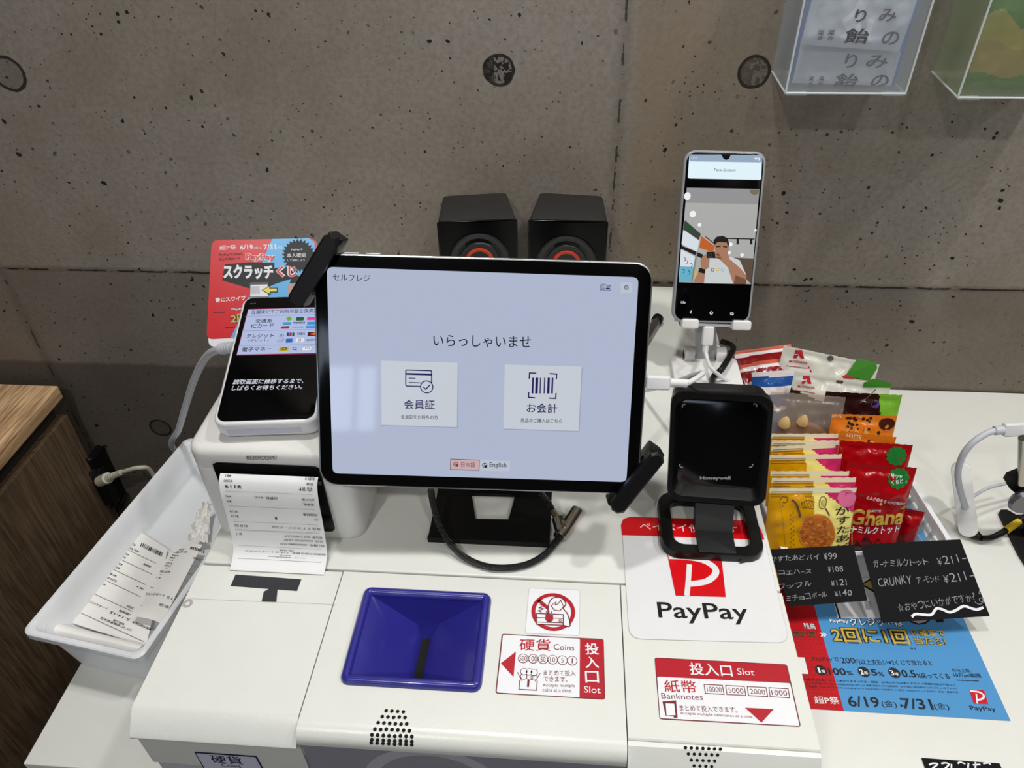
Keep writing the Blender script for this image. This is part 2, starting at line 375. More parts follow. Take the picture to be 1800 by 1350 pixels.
    def hand(s, t, p0, p1, h, mat, lv=1, bold=-.006):              # hand lettering: every character a little different
        rnd = random.Random(t); wd = [.5 if c in '¥1-!?・ー' else .62 if ord(c) < 256 else 1 for c in t]; S = sum(wd); x = 0
        for c, w_ in zip(t, wd):
            k0, k1 = ((x+.36*w_)/S, (x+.52*w_)/S) if c in '1!' else ((x+.06*w_)/S, (x+.90*w_)/S); x += w_; j = rnd.uniform(-.07, .07)*h; q = rnd.uniform(.86, 1.08); hh = h*q*(.12 if c in '-ー' else .62 if c in 'ッっャょョ' else 1); e = rnd.uniform(-.05, .05)*h
            lift = h*.38 if c in '-ー' else 0
            f = lambda k, d: (p0[0]+(p1[0]-p0[0])*k, p0[1]+(p1[1]-p0[1])*k+j+d-lift)
            s.text(c, f(k0, 0), f(k1, 0 if c in '1!' else e), hh, mat, lv, bold, 0 if c in '1!' else rnd.uniform(-.1, .2))
    def rows(s, p0, p1, h, n, mat, lv=1, dens=.75):                 # an unreadable fine-print line: short dashes
        a, b = s.q(p0), s.q(p1); d = b-a; L = d.length; d = d/L; t = 0; kk = s.k(p0)*h
        while t < L:
            l = kk*random.uniform(.5, 1.1); s.luv([a+d*t, a+d*min(L, t+l)], kk*random.uniform(.5, .9), mat, lv); t += l+kk*(1-dens)*random.uniform(.6, 1.6)
    def build(s, name, par=None, loc=None, label=None):
        mb = MB(); mb.v, mb.f, mb.m = s.v, s.f, s.mi; o = mb.build(name, s.mats, par, loc, flat=True)
        if label: o['label'] = label
        return o
I4 = Matrix.Identity(4)
ZT = .1446                                                          # top of the cash machine above the table
# ================================================================ the room
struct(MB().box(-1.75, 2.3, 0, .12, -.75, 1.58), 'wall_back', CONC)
struct(MB().box(-1.87, -1.75, -3.2, .12, -.75, 1.58), 'wall_left', WALLM)
struct(MB().box(2.3, 2.42, -3.2, .12, -.75, 1.58), 'wall_right', WALLM)
wx = (-1.62, -.60, -.585, -.50)
mb = MB().box(-1.87, wx[0], -3.32, -3.2, -.75, 1.58).box(wx[3], 2.42, -3.32, -3.2, -.75, 1.58).box(wx[0], wx[3], -3.32, -3.2, -.75, .70).box(wx[0], wx[3], -3.32, -3.2, 1.02, 1.58)
struct(mb, 'wall_front', WALLM)
struct(MB().box(wx[0], wx[1], -3.275, -3.27, .70, 1.02).box(wx[2], wx[3], -3.275, -3.27, .70, 1.02), 'window_1', M('daylight_pane', (206, 222, 246), .1, emit=5.0))
struct(MB().box(wx[1], wx[2], -3.29, -3.19, .70, 1.02).box(wx[0], wx[3], -3.29, -3.19, .69, .705).box(wx[0], wx[3], -3.29, -3.19, 1.015, 1.03), 'trim_1', M('window_frame_grey', (90, 92, 96), .5))
struct(MB().box(-1.87, 2.42, -3.32, .12, -.87, -.75), 'floor', FLOORM)
struct(MB().box(-1.87, 2.42, -3.32, .12, 1.58, 1.70), 'ceiling', CEILM)
# ================================================================ cabinet on the left
ct = RY(102, 678, -.02); cb = RY(113, 698, -.02); cz, cx = ct.z, ct.x
t = thing('oak_cabinet', 'oak veneer cabinet left of the white table', 'cabinet', (cx-.25, -.3, -.75))
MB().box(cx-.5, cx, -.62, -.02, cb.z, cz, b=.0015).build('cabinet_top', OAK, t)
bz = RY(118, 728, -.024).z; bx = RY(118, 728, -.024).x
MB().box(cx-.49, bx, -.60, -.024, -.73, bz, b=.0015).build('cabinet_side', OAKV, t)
MB().box(cx-.48, bx-.012, -.59, -.03, bz-.005, cb.z+.001).build('shadow_gap_rail', M('dark_brown_rail', (40, 32, 26), .7), t)
MB().box(cx-.48, bx-.02, -.59, -.05, -.75, -.72).build('plinth', M('dark_brown_rail', (40, 32, 26), .7), t)
# ================================================================ wall outlet with its plug in the gap
a = RY(168, 800, -.022); b = RY(205, 885, -.022)
t = thing('power_outlet', 'small black power outlet box low on the concrete wall behind the tray', 'outlet', (a.x+.012, 0, (a.z+b.z)/2))
MB().box(a.x, b.x, -.03, 0, b.z, a.z, b=.004).build('housing', BLK, t)
MB().box(a.x+.004, b.x-.004, -.033, -.029, b.z+.012, a.z-.02, b=.001).build('socket_plate', DGREY, t)
p0, p1, p2, p3, p4, p5 = RY(176, 846, -.036), RY(190, 840, -.045), RY(214, 830, -.055), RY(245, 822, -.06), RY(268, 832, -.05), RY(300, 905, -.04)
t = thing('power_plug', 'cream power plug with ribbed neck and cable in the dark wall gap', 'plug', p1)
mb = MB().cyl(p0, p1, .0085, n=14, bev=.001); mb.build('plug_body', M('cream_plastic', (214, 208, 190), .5), t)
mb = MB()
for i in range(6): x = p1.lerp(p2, i/6); mb.cyl(x, p1.lerp(p2, (i+.7)/6), .0056-.0003*i, n=12)
mb.cyl(p1, p2, .004, n=10); mb.build('strain_relief', M('cream_plastic', 0), t)
MB().tube([p2, p3, p4, p5, p5+Vector((.01, .02, -.25))], .003).build('cable', M('cream_plastic', 0), t)
# ================================================================ table
t = thing('table', 'white laminate table carrying the checkout equipment', 'table', (.3, -.26, -.75))
TX0, TX1, TY0 = -.4212, 1.25, -.521
MB().box(TX0, TX1, TY0, -.001, -.028, 0, b=.0012).build('table_top', TABLEM, t)
for x in (TX0+.03, TX1-.07):
    for y in (TY0+.03, -.06): MB().box(x, x+.04, y, y+.04, -.75, -.028).build('leg', TABLEM, t)
# ================================================================ poster on the table
PX1, PY0 = .3713, -.4348
X = frame((PX1-.21, PY0, .0004), (1, 0, 0), (0, 1, 0))
RED2, BLU2 = M('poster_red', (190, 16, 28), .3), M('poster_blue', (80, 150, 206), .3)
PK, PWH, GOLD = M('print_black', (22, 22, 28), .4), M('print_white', (238, 238, 240), .4), M('print_gold', (206, 176, 74), .35)
REDD = M('poster_red_dot', (166, 12, 24), .3)
a = Art(X, px=False, base=0); a.puv([Vector(p) for p in ((0, 0), (.21, 0), (.21, .297), (0, .297))], BLU2, 0)
a.base = .0001; a.px = True; a.crop(4.5, 1400, 1070)
bxu = a.q((380, 823)); a.puv([Vector((0, 0)), Vector((bxu.x, 0)), Vector((bxu.x, .12)), Vector((bxu.x-.008, .297)), Vector((0, .297))], RED2, 0)
for i in range(46):                                                 # printed dot screen of the red field
    for j in range(20):
        u, v = .004+j*.0036+(i % 2)*.0018, .004+i*.0034
        if u < bxu.x-.002: a.puv([Vector((u+.0008*cos(k*pi/3), v+.0008*sin(k*pi/3))) for k in range(6)], REDD, 1)
a.crop(2.7, 1300, 850); a.poly([(440, 545), (453, 588), (466, 640), (676, 640), (630, 420), (560, 420)], PWH, 1); a.line([(446, 540), (462, 592), (480, 650)], 9, PK, 2)
a.poly([(590, 560), (622, 560), (628, 600), (600, 600)], M('print_grey', (168, 172, 178), .4), 2); a.line([(628, 430), (678, 650)], 11, PK, 2)
a.poly([(572, 480), (628, 446), (640, 470), (640, 520)], PK, 2); a.poly([(586, 480), (626, 458), (634, 505)], GOLD, 3)
a.crop(4.5, 1400, 1070)
a.poly([(880, 70), (900, 110), (960, 128), (1020, 122), (1060, 90), (1060, 60)], PK, 1); a.poly([(900, 70), (915, 100), (965, 118), (1010, 110), (1045, 85), (1045, 60)], M('print_skin_grey', (186, 170, 166), .4), 2)
a.poly([(1085, 70), (1110, 112), (1140, 108), (1160, 112), (1165, 90), (1140, 60)], PK, 1)
a.text('残高', (62, 160), (153, 165), 46, PWH, 2, .004, out=PK, ow=.03); a.text('5回に1回', (-30, 222), (158, 222), 40, M('print_dim_gold', (120, 84, 46), .4), 2, .015, out=PK)
a.text('»', (190, 222), (245, 222), 30, PWH, 2, .02)
a.text('PayPay', (268, 118), (418, 122), 34, PWH, 3, .02, out=PK); a.text('クレジットは', (430, 136), (850, 142), 62, PWH, 3, .02, out=PK)
a.text('2回に1回', (298, 266), (906, 288), 116, GOLD, 4, .016, out=PK, ow=.06)
a.text('の確率で', (915, 216), (1185, 226), 56, GOLD, 3, .004, out=PK, ow=.045); a.text('当たる!', (945, 284), (1190, 292), 60, GOLD, 3, .004, out=PK, ow=.045)
a.text('※1', (900, 322), (942, 326), 16, PK, 2)
a.text('PayPayで', (130, 420), (345, 424), 38, PK, 2); a.text('200', (358, 432), (468, 434), 46, PK, 2); a.text('円以上支払い※2くじで当たると', (472, 442), (1084, 452), 42, PK, 2, .005)
for x, y, n in ((193, 487, '1'), (532, 500, '2'), (774, 508, '3')):
    a.star((x, y), 50, 40, 20, PK, 2); a.text(n, (x-(24 if n != '1' else 16), y+22), (x+(4 if n != '1' else 0), y+22), 42, PWH, 3, .02); a.text('等', (x+8, y+24), (x+38, y+24), 26, PWH, 3, .01)
a.text('100', (262, 524), (398, 528), 56, PK, 2, .02); a.text('%', (404, 526), (450, 528), 34, PK, 2, .01)
a.text('5', (598, 530), (646, 532), 52, PK, 2, .02); a.text('%', (652, 534), (698, 536), 34, PK, 2, .01)
a.text('0.5', (842, 542), (954, 546), 58, PK, 2, .02); a.text('%戻ってくる', (960, 550), (1218, 556), 42, PK, 2, .01)
a.text('付与上限:', (1236, 502), (1382, 506), 28, PK, 2); a.text('10万pt/期間', (1252, 546), (1466, 552), 36, PK, 2, .005); a.rows((1266, 566), (1440, 572), 12, 1, PK, 2)
for x0, y0, x1, y1, s_ in ((70, 570, 1260, 612, '※確率は各等によって異なります ※日本・韓国・台湾以外では使えません ※掲載内容は予告なく'), (80, 600, 1275, 642, '終了する場合があります ※詳細はPayPay HPへ ※1 抽選1回あたりの当選確率。必ず2回に1回当選ではありません ※2 クレジッ'), (84, 626, 1282, 672, 'ト商品券、PayPayアプリを介したPayPayカードでのお支払いは対象外 ※3 後日、PayPayポイントを付与、出金・譲渡不可')): a.text(s_, (x0, y0), (x1, y1), 16, PK, 2)
a.text('超P祭', (148, 752), (346, 758), 58, PWH, 2, .008)
a.text('6/19', (420, 775), (668, 784), 84, PK, 2, .015); a.text('(金)', (684, 785), (802, 790), 60, PK, 2); a.poly([(820, 752), (850, 768), (824, 780)], PK, 2)
a.text('7/31', (846, 792), (1090, 802), 84, PK, 2, .015); a.text('(金)', (1100, 804), (1218, 808), 60, PK, 2)
def paypay_mark(a, q, lv, red, white):                              # q(x, y): 0..1 square -> art coordinates
    a.poly([q(.0, 1), q(1, 1), q(.93, 0), q(.04, 0)], red, lv, r=0)
    pts = [q(.02, .88), q(.30, .88), q(.62, .83), q(.82, .68), q(.82, .52), q(.66, .36), q(.45, .29), q(.27, .27)]
    a.line(pts, .115*abs(q(1, 0)[0]-q(0, 0)[0]), white, lv+1, sm=5); a.line([q(.38, .72), q(.33, .45), q(.24, .0)], .09*abs(q(1, 0)[0]-q(0, 0)[0]), white, lv+2)
def quadmap(tl, tr, br, bl):
    def f(x, y):
        l = (bl[0]+(tl[0]-bl[0])*y, bl[1]+(tl[1]-bl[1])*y); r = (br[0]+(tr[0]-br[0])*y, br[1]+(tr[1]-br[1])*y); return (l[0]+(r[0]-l[0])*x, l[1]+(r[1]-l[1])*x)
    return f
paypay_mark(a, quadmap((1365, 640), (1482, 645), (1526, 756), (1398, 752)), 2, M('logo_red', (204, 20, 40), .3), PWH)
a.text('PayPay', (1383, 812), (1587, 824), 44, PK, 2, .005)
po = a.build('poster', loc=(PX1-.105, PY0+.148, 0)); tag(po, 'red and blue campaign poster lying flat on the table under the black price cards', 'poster')
# small white price tag at the machine's right edge, lying on the poster
q = [RZ(1404, 1156, .0015), RZ(1414, 1156, .0015), RZ(1421, 1185, .0015), RZ(1408, 1187, .0015)]
mb = MB().hull([Vector((.163, p.y, .0012)) if i in (0, 3) else Vector((p.x, p.y, .0012)) for i, p in enumerate(q)][::-1], [Vector((.163, p.y, .0018)) if i in (0, 3) else Vector((p.x, p.y, .0018)) for i, p in enumerate(q)][::-1])
tag(mb.build('paper_tab', PAPER, loc=q[1]), 'tiny white paper tab on the poster beside the cash machine', 'paper')
# ================================================================ the cash machine
mx0, mx1 = -.2702, .1612; ys = -.4275; yf = -.5415
xa = RZ(565, 1130, ZT).x; xb = RZ(1096, 1150, ZT).x
t = thing('cash_machine', 'wide white cash changer with a blue coin hopper and payment stickers', 'cash machine', ((mx0+mx1)/2, -.29, 0)); CASH = t
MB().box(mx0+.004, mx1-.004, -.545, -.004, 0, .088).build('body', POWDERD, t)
MB().box(mx0, mx1, ys+.0012, -.004, .088, ZT, b=.0015).build('rear_cover', POWDER, t)
def profile(pts, x0, x1): return MB().rings([[(x0, y, z) for y, z in pts], [(x1, y, z) for y, z in pts]])
# coin return lid: flat top, sloping front, small lip
pl = [(ys-.0008, .088), (ys-.0008, ZT-.0008), (ys-.0014, ZT), (yf+.002, ZT), (yf, ZT-.0006), (yf-.0122, .1312), (yf-.0127, .1302), (yf-.0125, .1288), (yf-.0085, .1285), (yf-.0085, .088)]
profile(pl, mx0, xa-.0004).build('lid', POWDER, t, ang=30)['label'] = 'lid with bevelled front over the coin return'
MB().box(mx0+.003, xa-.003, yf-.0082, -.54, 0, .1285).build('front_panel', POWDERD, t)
# coin inlet lid: built round the hopper opening, rounded nose
hTL, hTR, hBR, hBL = RZ(640, 1036, ZT), RZ(866, 1044, ZT), RZ(845, 1218, ZT), RZ(597, 1204, ZT)
hx0, hx1 = (hTL.x+hBL.x)/2, (hTR.x+hBR.x)/2; hy1, hy0 = (hTL.y+hTR.y)/2, (hBR.y+hBL.y)/2
R = .0105; yn = -.5422
nose = [(yn, ZT)]+[(yn-R*sin(radians(k*9)), ZT-R+R*cos(radians(k*9))) for k in range(1, 11)]+[(yn-R, .1325), (yn-R+.001, .1315), (yn-R+.003, .1315), (yn-R+.003, .112), (yn+.01, .112)]
i_ = .006
mb = MB().box(xa+.0004, xb-.0004, hy1-i_, ys-.0008, .088, ZT)
mb.box(xa+.0004, hx0+i_, hy0+i_, hy1-i_, .088, ZT); mb.box(hx1-i_, xb-.0004, hy0+i_, hy1-i_, .088, ZT)
pn = [(hy0+i_, .088), (hy0+i_, ZT)]+nose+[(yn+.01, .088)]
mb.rings([[(xa+.0004, y, z) for y, z in pn], [(xb-.0004, y, z) for y, z in pn]]); mb.build('lid', POWDER, t, ang=25)['label'] = 'lid with rounded nose carrying the blue hopper'
FP = M('shaded_front_plastic', (150, 150, 160), .45, bump=.1, bscale=400)  # grey includes the shadow under the nose, put into the panel colour
MB().box(xa+.001, xb-.001, yn-R+.0026, -.535, 0, .1314).build('front_panel', FP, t)
a = Art(frame((xa, yn-R+.0026, 0), (1, 0, 0), (0, 0, 1)))
for c, r0 in ((M('front_ring_light', (188, 188, 194), .4), 0),):
    cxm = (PROJ(Vector(((xa+xb)/2, yn-R, .11)))[0]); a.px = False; mid = Vector((RY(757, 1350, yn-R+.0026).x-xa, .083))
    P = [mid+Vector((.042*cos(k*pi/20), .046*sin(k*pi/20))) for k in range(21)]; a.luv(P, .009, c, 0)
    a.px = True
a.build('front_ring', t, label='pale ring on the grey front panel')
# note inlet lid: flat top with a fine step, then a sloping vented front
pl = [(ys-.0008, .088), (ys-.0008, ZT), (yf+.0008, ZT), (yf, ZT-.0008), (yf, ZT-.0018), (yf-.0005, ZT-.0018), (yf-.003, ZT-.0022), (yf-.0235, .1185), (yf-.0255, .114), (yf-.0255, .088)]
profile(pl, xb+.0004, mx1).build('lid', POWDER, t, ang=25)['label'] = 'lid with sloping front over the note inlet'
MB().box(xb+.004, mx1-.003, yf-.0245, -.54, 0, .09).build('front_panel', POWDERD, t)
# speaker holes: black rimmed holes that follow the surface
HOLE = M('hole_black', (6, 6, 6), .9)
def nose_pt(u, s, n):                                               # s: distance forward from yn-.012
    f0 = yn+.03
    if s < f0-yn: return Vector((u, f0-s, ZT+n))
    th = min((s-(f0-yn))/R, pi/2); return Vector((u, yn-(R+n)*sin(th), ZT-R+(R+n)*cos(th))) if (s-(f0-yn)) < R*pi/2 else Vector((u, yn-R-n, ZT-R-(s-(f0-yn)-R*pi/2)))
def s_at(px_, py_):
    best = min((abs(PROJ(nose_pt(RZ(px_, py_, ZT).x, k*.0004, 0))[1]-py_), k*.0004) for k in range(160)); return best[1]
a = Art(I4, px=False, mp=nose_pt, base=.0002)
for y, x0, x1, n in ((1250, 679, 709, 4), (1260, 672, 712, 5), (1271, 665, 715, 6), (1281.5, 659, 719.5, 7), (1292, 654, 724, 8), (1300.5, 654, 724, 8), (1306, 653, 724, 8)):
    for k in range(n):
        x = x0+(x1-x0)*k/(n-1); yy = y+(x-x0)*.042; s_ = s_at(x, yy); Pn = nose_pt(0, s_, 0)
        u = RY(x, yy, Pn.y).x; a.circ((u, s_), .0012, HOLE, 0, 12)
a.build('speaker_hole_grille', t, label='trapezium of small black holes on the rounded nose')
sl0, sl1 = Vector((yf-.003, ZT-.0022)), Vector((yf-.0235, .1185))
X = frame((xb, sl1.x, sl1.y), (1, 0, 0), (0, sl0.x-sl1.x, sl0.y-sl1.y)); a = Art(X, 6, 1130, 1130)
for y, x0, x1, n in ((1105, 450, 818, 7), (1170, 480, 788, 6), (1235, 511, 758, 5), (1297, 541, 726, 4)):
    for k in range(n): x = x0+(x1-x0)*k/(n-1); a.circ((x, y+(x-x0)*.04), 18, HOLE, 0, 14)
a.build('speaker_hole_grille', t, label='inverted trapezium of small black holes on the sloping front')
# blue coin hopper
mb = MB(); zr = ZT+.0045; w4 = .0065; ox0, ox1, oy0, oy1 = hx0, hx1, hy0, hy1; cxh, cyh = (ox0+ox1)/2, (oy0+oy1)/2; W_, H_ = ox1-ox0, oy1-oy0
def hr(ins, z, r): return [(cxh+x, cyh+y, z) for x, y in rr(W_-2*ins, H_-2*ins, max(r-ins, .001), 5)]
rg = [hr(0, ZT-.004, .006), hr(0, ZT+.001, .006), hr(.0009, ZT+.0032, .006), hr(.0025, zr, .006), hr(.0042, zr, .006), hr(.0058, ZT+.0034, .006), hr(.0066, ZT+.001, .006)]
mb.rings(rg, cap=False)
inn = .0064; A_, B_, C_, D_ = (ox0+inn, oy1-inn, ZT+.0012), (ox1-inn, oy1-inn, ZT+.0012), (ox1-inn, oy0+inn, ZT+.0012), (ox0+inn, oy0+inn, ZT+.0012)
zc = ZT-.022; E_, F_ = RZ(726, 1097, zc), RZ(775, 1096, zc); e0, f0 = RZ(711, 1199, zc).x, RZ(759, 1201, zc).x
E2, F2 = Vector((e0, oy0+inn, zc)), Vector((f0, oy0+inn, zc)); zs = ZT-.032; S1, S2 = RZ(742, 1122, zs), RZ(757, 1122, zs); S3, S4 = Vector((RZ(757, 1122, zs).x-.0008, oy0+inn, zs)), Vector((RZ(742, 1122, zs).x-.0012, oy0+inn, zs))
E_, F_ = Vector((e0+.001, E_.y, zc)), Vector((f0-.001, F_.y, zc))
vs = [Vector(p) for p in (A_, B_, C_, D_)]+[E_, F_, F2, E2, S1, S2, S3, S4]
mb.add(vs, [(0, 3, 7, 4), (1, 5, 6, 2), (0, 4, 5, 1), (2, 6, 7, 3), (4, 7, 11, 8), (5, 9, 10, 6), (4, 8, 9, 5), (6, 10, 11, 7)])
mb.build('hopper', BLUEH, t, ang=40)['label'] = 'blue coin hopper with raised rim'
o4 = Vector((0, 0, .012))
MB().rings([[S1-o4, S2-o4, S3-o4, S4-o4], [S1, S2, S3, S4]], cap=True).build('coin_slot', HOLE, t, flat=True)['label'] = 'black slit at the bottom of the hopper'
# stickers on the lids
top = frame((mx0, -.55, ZT), (1, 0, 0), (0, 1, 0))
a = Art(top, 6.1375, 860, 1020)
a.poly([(430, 85), (978, 108), (972, 598), (388, 572)], STW, 0, r=24); a.line([(430, 85), (978, 108), (972, 598), (388, 572)], 3, M('sticker_edge', (176, 172, 168), .5), 1, True, r=24)
c = a.q((690, 340)); kk = a.k((690, 340)); ell = [c+Vector((.215*cos(i*pi/24), .215*sin(i*pi/24)))*(kk*1000) for i in range(48)]
a.luv(ell, 44*kk, STR, 1, True); a.line([(530, 215), (830, 470)], 42, STR, 1)
a.poly([(505, 360), (640, 355), (640, 240), (700, 195), (770, 200), (800, 250), (800, 300), (850, 380), (868, 498), (505, 480)], STW, 2)
a.line([(632, 420), (640, 270), (680, 200), (750, 186), (800, 210), (826, 260), (800, 310), (845, 370), (872, 495), (800, 490)], 12, STRD, 3, sm=4)
a.poly([(690, 240), (720, 262), (770, 218), (800, 290), (760, 335), (700, 320), (668, 280)], STW, 3); a.line([(668, 280), (700, 325), (760, 335), (802, 290), (770, 220), (740, 262), (712, 268), (722, 236), (668, 276)], 9, STRD, 4)
a.line([(545, 268), (592, 272), (540, 300), (590, 312), (530, 332), (565, 350)], 9, STRD, 3)
a.line([(510, 362), (800, 375), (798, 490), (508, 478)], 11, STRD, 4, True); a.line([(510, 408), (798, 416)], 9, STRD, 4); a.line([(510, 455), (798, 464)], 9, STRD, 4)
a.poly([(605, 375), (690, 380), (690, 440), (605, 436)], STR, 5); a.poly([(612, 436), (680, 440), (665, 460), (630, 456)], STRD, 5)
for x in (628, 645, 662): a.line([(x, 375), (x+(x-645)*.9, 335)], 8, STRD, 5)
a.ring((764, 440), 13, 7, STRD, 5, 20)
a.build('sticker', t, label='square white sticker with red no-forcing pictogram')
a = Art(top, 6.1375, 860, 1020); qd = [(135, 578), (1235, 635), (1250, 1290), (65, 1222)]
a.poly(qd, STRD, 0, r=30); a.poly([(148, 590), (978, 632), (978, 1266), (80, 1212)], STW, 1, r=18); a.poly([(978, 630), (1228, 642), (1242, 1280), (974, 1266)], STR, 1, r=16)
a.text('硬貨', (325, 762), (662, 768), 128, STR, 2, .007); a.text('Coins', (694, 752), (916, 762), 62, STRD, 2)
for x, y, n in ((366, 846, '500'), (474, 850, '100'), (580, 855, '50'), (684, 860, '10'), (790, 866, '5'), (895, 872, '1')):
    a.circ((x, y), 56, STRD, 2); a.circ((x, y), 48, STW, 3); w_ = 14*len(n)*.95 if n != '1' else 6; a.text(n, (x-w_, y+28), (x+w_, y+29), 54, STRD, 4)
a.poly([(125, 898), (288, 772), (262, 1046)], STR, 2)
for x, y in ((372, 1040), (436, 1046), (484, 1048)): a.ring((x, y), 34, 7, STRD, 2)
for x, y in ((376, 990), (430, 992), (482, 998)): a.circ((x, y), 42, STRD, 3); a.circ((x, y), 35, STW, 4)
a.line([(330, 1078), (322, 1180), (512, 1190), (518, 1082)], 9, STRD, 3); a.line([(304, 995), (352, 1090)], 7, STRD, 3); a.line([(552, 1005), (494, 1094)], 7, STRD, 3); a.line([(424, 1080), (418, 1155)], 22, STRD, 3)
a.text('まとめて投入', (586, 1030), (932, 1038), 62, STRD, 2, .005); a.text('できます。', (584, 1092), (842, 1104), 58, STRD, 2, .005)
a.text('Accepts multiple', (578, 1158), (924, 1166), 42, STRD, 2); a.text('coins at a time.', (574, 1204), (890, 1214), 38, STRD, 2)
for ch, y in (('投', 805), ('入', 950), ('口', 1108)): a.text(ch, (1038, y), (1186, y+2), 126, STW, 2, .012)
a.text('Slot', (1022, 1214), (1202, 1224), 70, STW, 2)
a.build('sticker', t, label='white and red sticker marking the coin slot')
a = Art(top, 6, 1130, 1130)
a.poly([(122, 155), (1520, 228), (1668, 888), (175, 808)], STRD, 0, r=30); a.poly([(150, 358), (1552, 428), (1652, 878), (182, 796)], STW, 1, r=16); a.poly([(130, 165), (1512, 236), (1556, 424), (150, 356)], STR, 1, r=14)
a.text('投入口', (500, 340), (950, 362), 130, STW, 2, .012); a.text('Slot', (1000, 338), (1180, 348), 68, STW, 2)
a.text('紙幣', (232, 522), (574, 534), 132, STR, 2, .007); a.text('Banknotes', (198, 590), (636, 606), 58, STRD, 2)
for x0, x1, y, n in ((645, 856, 440, '10000'), (872, 1086, 452, '5000'), (1100, 1316, 464, '2000'), (1328, 1548, 476, '1000')):
    a.line([(x0, y), (x1-18, y+11), (x1, y+106), (x0+14, y+95)], 9, STRD, 2, True); a.text(n, (x0+34, y+77), (x1-22, y+86), 54, STRD, 2)
a.poly([(205, 622), (350, 610), (366, 795), (325, 795), (325, 780), (240, 772)], STRD, 2); a.poly([(240, 642), (330, 646), (344, 766), (250, 770)], STW, 3)
a.text('まとめて投入できます。', (390, 718), (1000, 742), 62, STRD, 2, .003); a.text('Accepts multiple banknotes at a time.', (396, 764), (1168, 806), 36, STRD, 2)
a.poly([(1075, 686), (1380, 702), (1250, 845)], STR, 2)
a.build('sticker', t, label='white and red sticker marking the banknote slot')
a = Art(top, 5.4, 1090, 890)
a.poly([(8, 100), (1330, 140), (1612, 1302), (85, 1262)], M('sticker_edge', 0), 0, r=110); a.poly([(12, 104), (1328, 145), (1608, 1299), (90, 1258)], PPW, 1, r=108)
a.poly([(8, 180), (30, 125), (95, 101), (1240, 138), (1305, 170), (1338, 225), (1370, 320), (18, 276)], PPR, 2)
a.text('ペイペイ使えます', (190, 232), (1120, 268), 78, PPW, 4)
f = quadmap((440, 430), (958, 452), (1040, 866), (505, 850)); paypay_mark(a, f, 3, PPR, PPW)
a.text('PayPay', (372, 1108), (1240, 1128), 196, PPK, 3, .010)
a.build('sticker', t, label='large white sticker with red logo and the word PayPay')
a = Art(frame((mx0, yf-.0086, 0), (1, 0, 0), (0, 0, 1)), 4.286, 220, 1230)
a.poly([(520, 390), (990, 422), (1150, 720), (690, 690)], NAVY, 0, r=14); a.poly([(534, 400), (982, 430), (1138, 712), (700, 682)], M('sticker_pale_blue', (214, 216, 232), .4), 1, r=8)
a.text('硬貨', (664, 470), (896, 486), 58, NAVY, 2, .008); a.text('Coins', (735, 502), (880, 510), 26, NAVY, 2)
a.build('sticker', t, label='pale sticker with navy frame on the front below the bevelled lid')
a = Art(top, 2.7, 0, 850); a.poly([(1118, 432), (1431, 455), (1410, 511), (1094, 487)], TAPEK, 0); a.build('tape', t, label='dark grey strip of tape across the bevelled lid')
a = Art(top, 2.7, 0, 850); a.poly([(1252, 514), (1290, 494), (1318, 500), (1312, 563), (1242, 561)], TAPEK, 1); a.build('tape', t, label='short dark grey strip of tape below the long strip')
a = Art(top, 2.7, 0, 850); a.line([(878, 546), (1598, 575)], 2.2, M('seam_grey', (188, 186, 180), .5), 0); a.build('seam', t, label='fine seam across the bevelled lid')
pk = RZ(330, 1061, ZT); MB().lathe([(.0035, 0), (.0035, .0005), (.0018, .0005), (.0018, 0)], X=T(pk), n=20).build('screw_hole', M('sticker_edge', 0), t)
# ================================================================ receipt printer
qx0, qx1, qy0, qy1 = -.2702, -.1520, -.3985, -.266; zp = .2365
qc = Vector(((qx0+qx1)/2, (qy0+qy1)/2, ZT)); qw, qd_ = qx1-qx0, qy1-qy0
t = thing('receipt_printer', 'white boxy receipt printer at the back left corner of the cash machine', 'printer', qc)
MB().slab(qw, qd_, .012, 0, .0725, .001, X=T(qc), bb=.003).build('body', WPL, t)
MB().slab(qw, qd_, .012, .0735, zp-ZT, .0055, X=T(qc), bb=.001).build('top_cover', M('white_cover_plastic', (228, 226, 222), .35), t)
X = frame((0, qy0, 0), (1, 0, 0), (0, 0, 1)); kx = Art(X)
bl, br_, tr_, tl_ = kx.q((389, 925)), kx.q((591, 918)), kx.q((566, 812)), kx.q((372, 812))
x0, x1, z0, z1 = tl_.x, br_.x-.002, bl.y, tl_.y
c = Vector(((x0+x1)/2, qy0, (z0+z1)/2)); XF = frame(c, (1, 0, 0), (0, 0, 1))
MB().slab(x1-x0, z1-z0, .005, -.0005, .0008, .0004, X=XF).build('front_panel', BLKG, t)['label'] = 'glossy black front panel'
zt_ = z1-.004; zb_ = z1-.018
MB().box(x0+.001, x1-.001, qy0-.0016, qy0-.0006, zb_+.0105, z1-.001).build('paper_slot', M('slot_black', (4, 4, 4), .8, spec=.1), t)
MB().box(x0+.003, x1-.001, qy0-.0034, qy0-.0008, zb_+.0015, zb_+.0042, b=.0004).build('cutter_bar', M('cutter_grey', (88, 92, 100), .35, metal=.6), t)
a = Art(X, 3.553, 320, 620); a.base = .0004
a.poly([(400, 640), (594, 640), (594, 668), (400, 668)], M('badge_grey', (206, 205, 204), .35), 0); a.text('BUSICOM', (410, 664), (580, 665), 20, M('badge_text', (84, 84, 86), .5), 1, 0); a.build('name_badge', t)
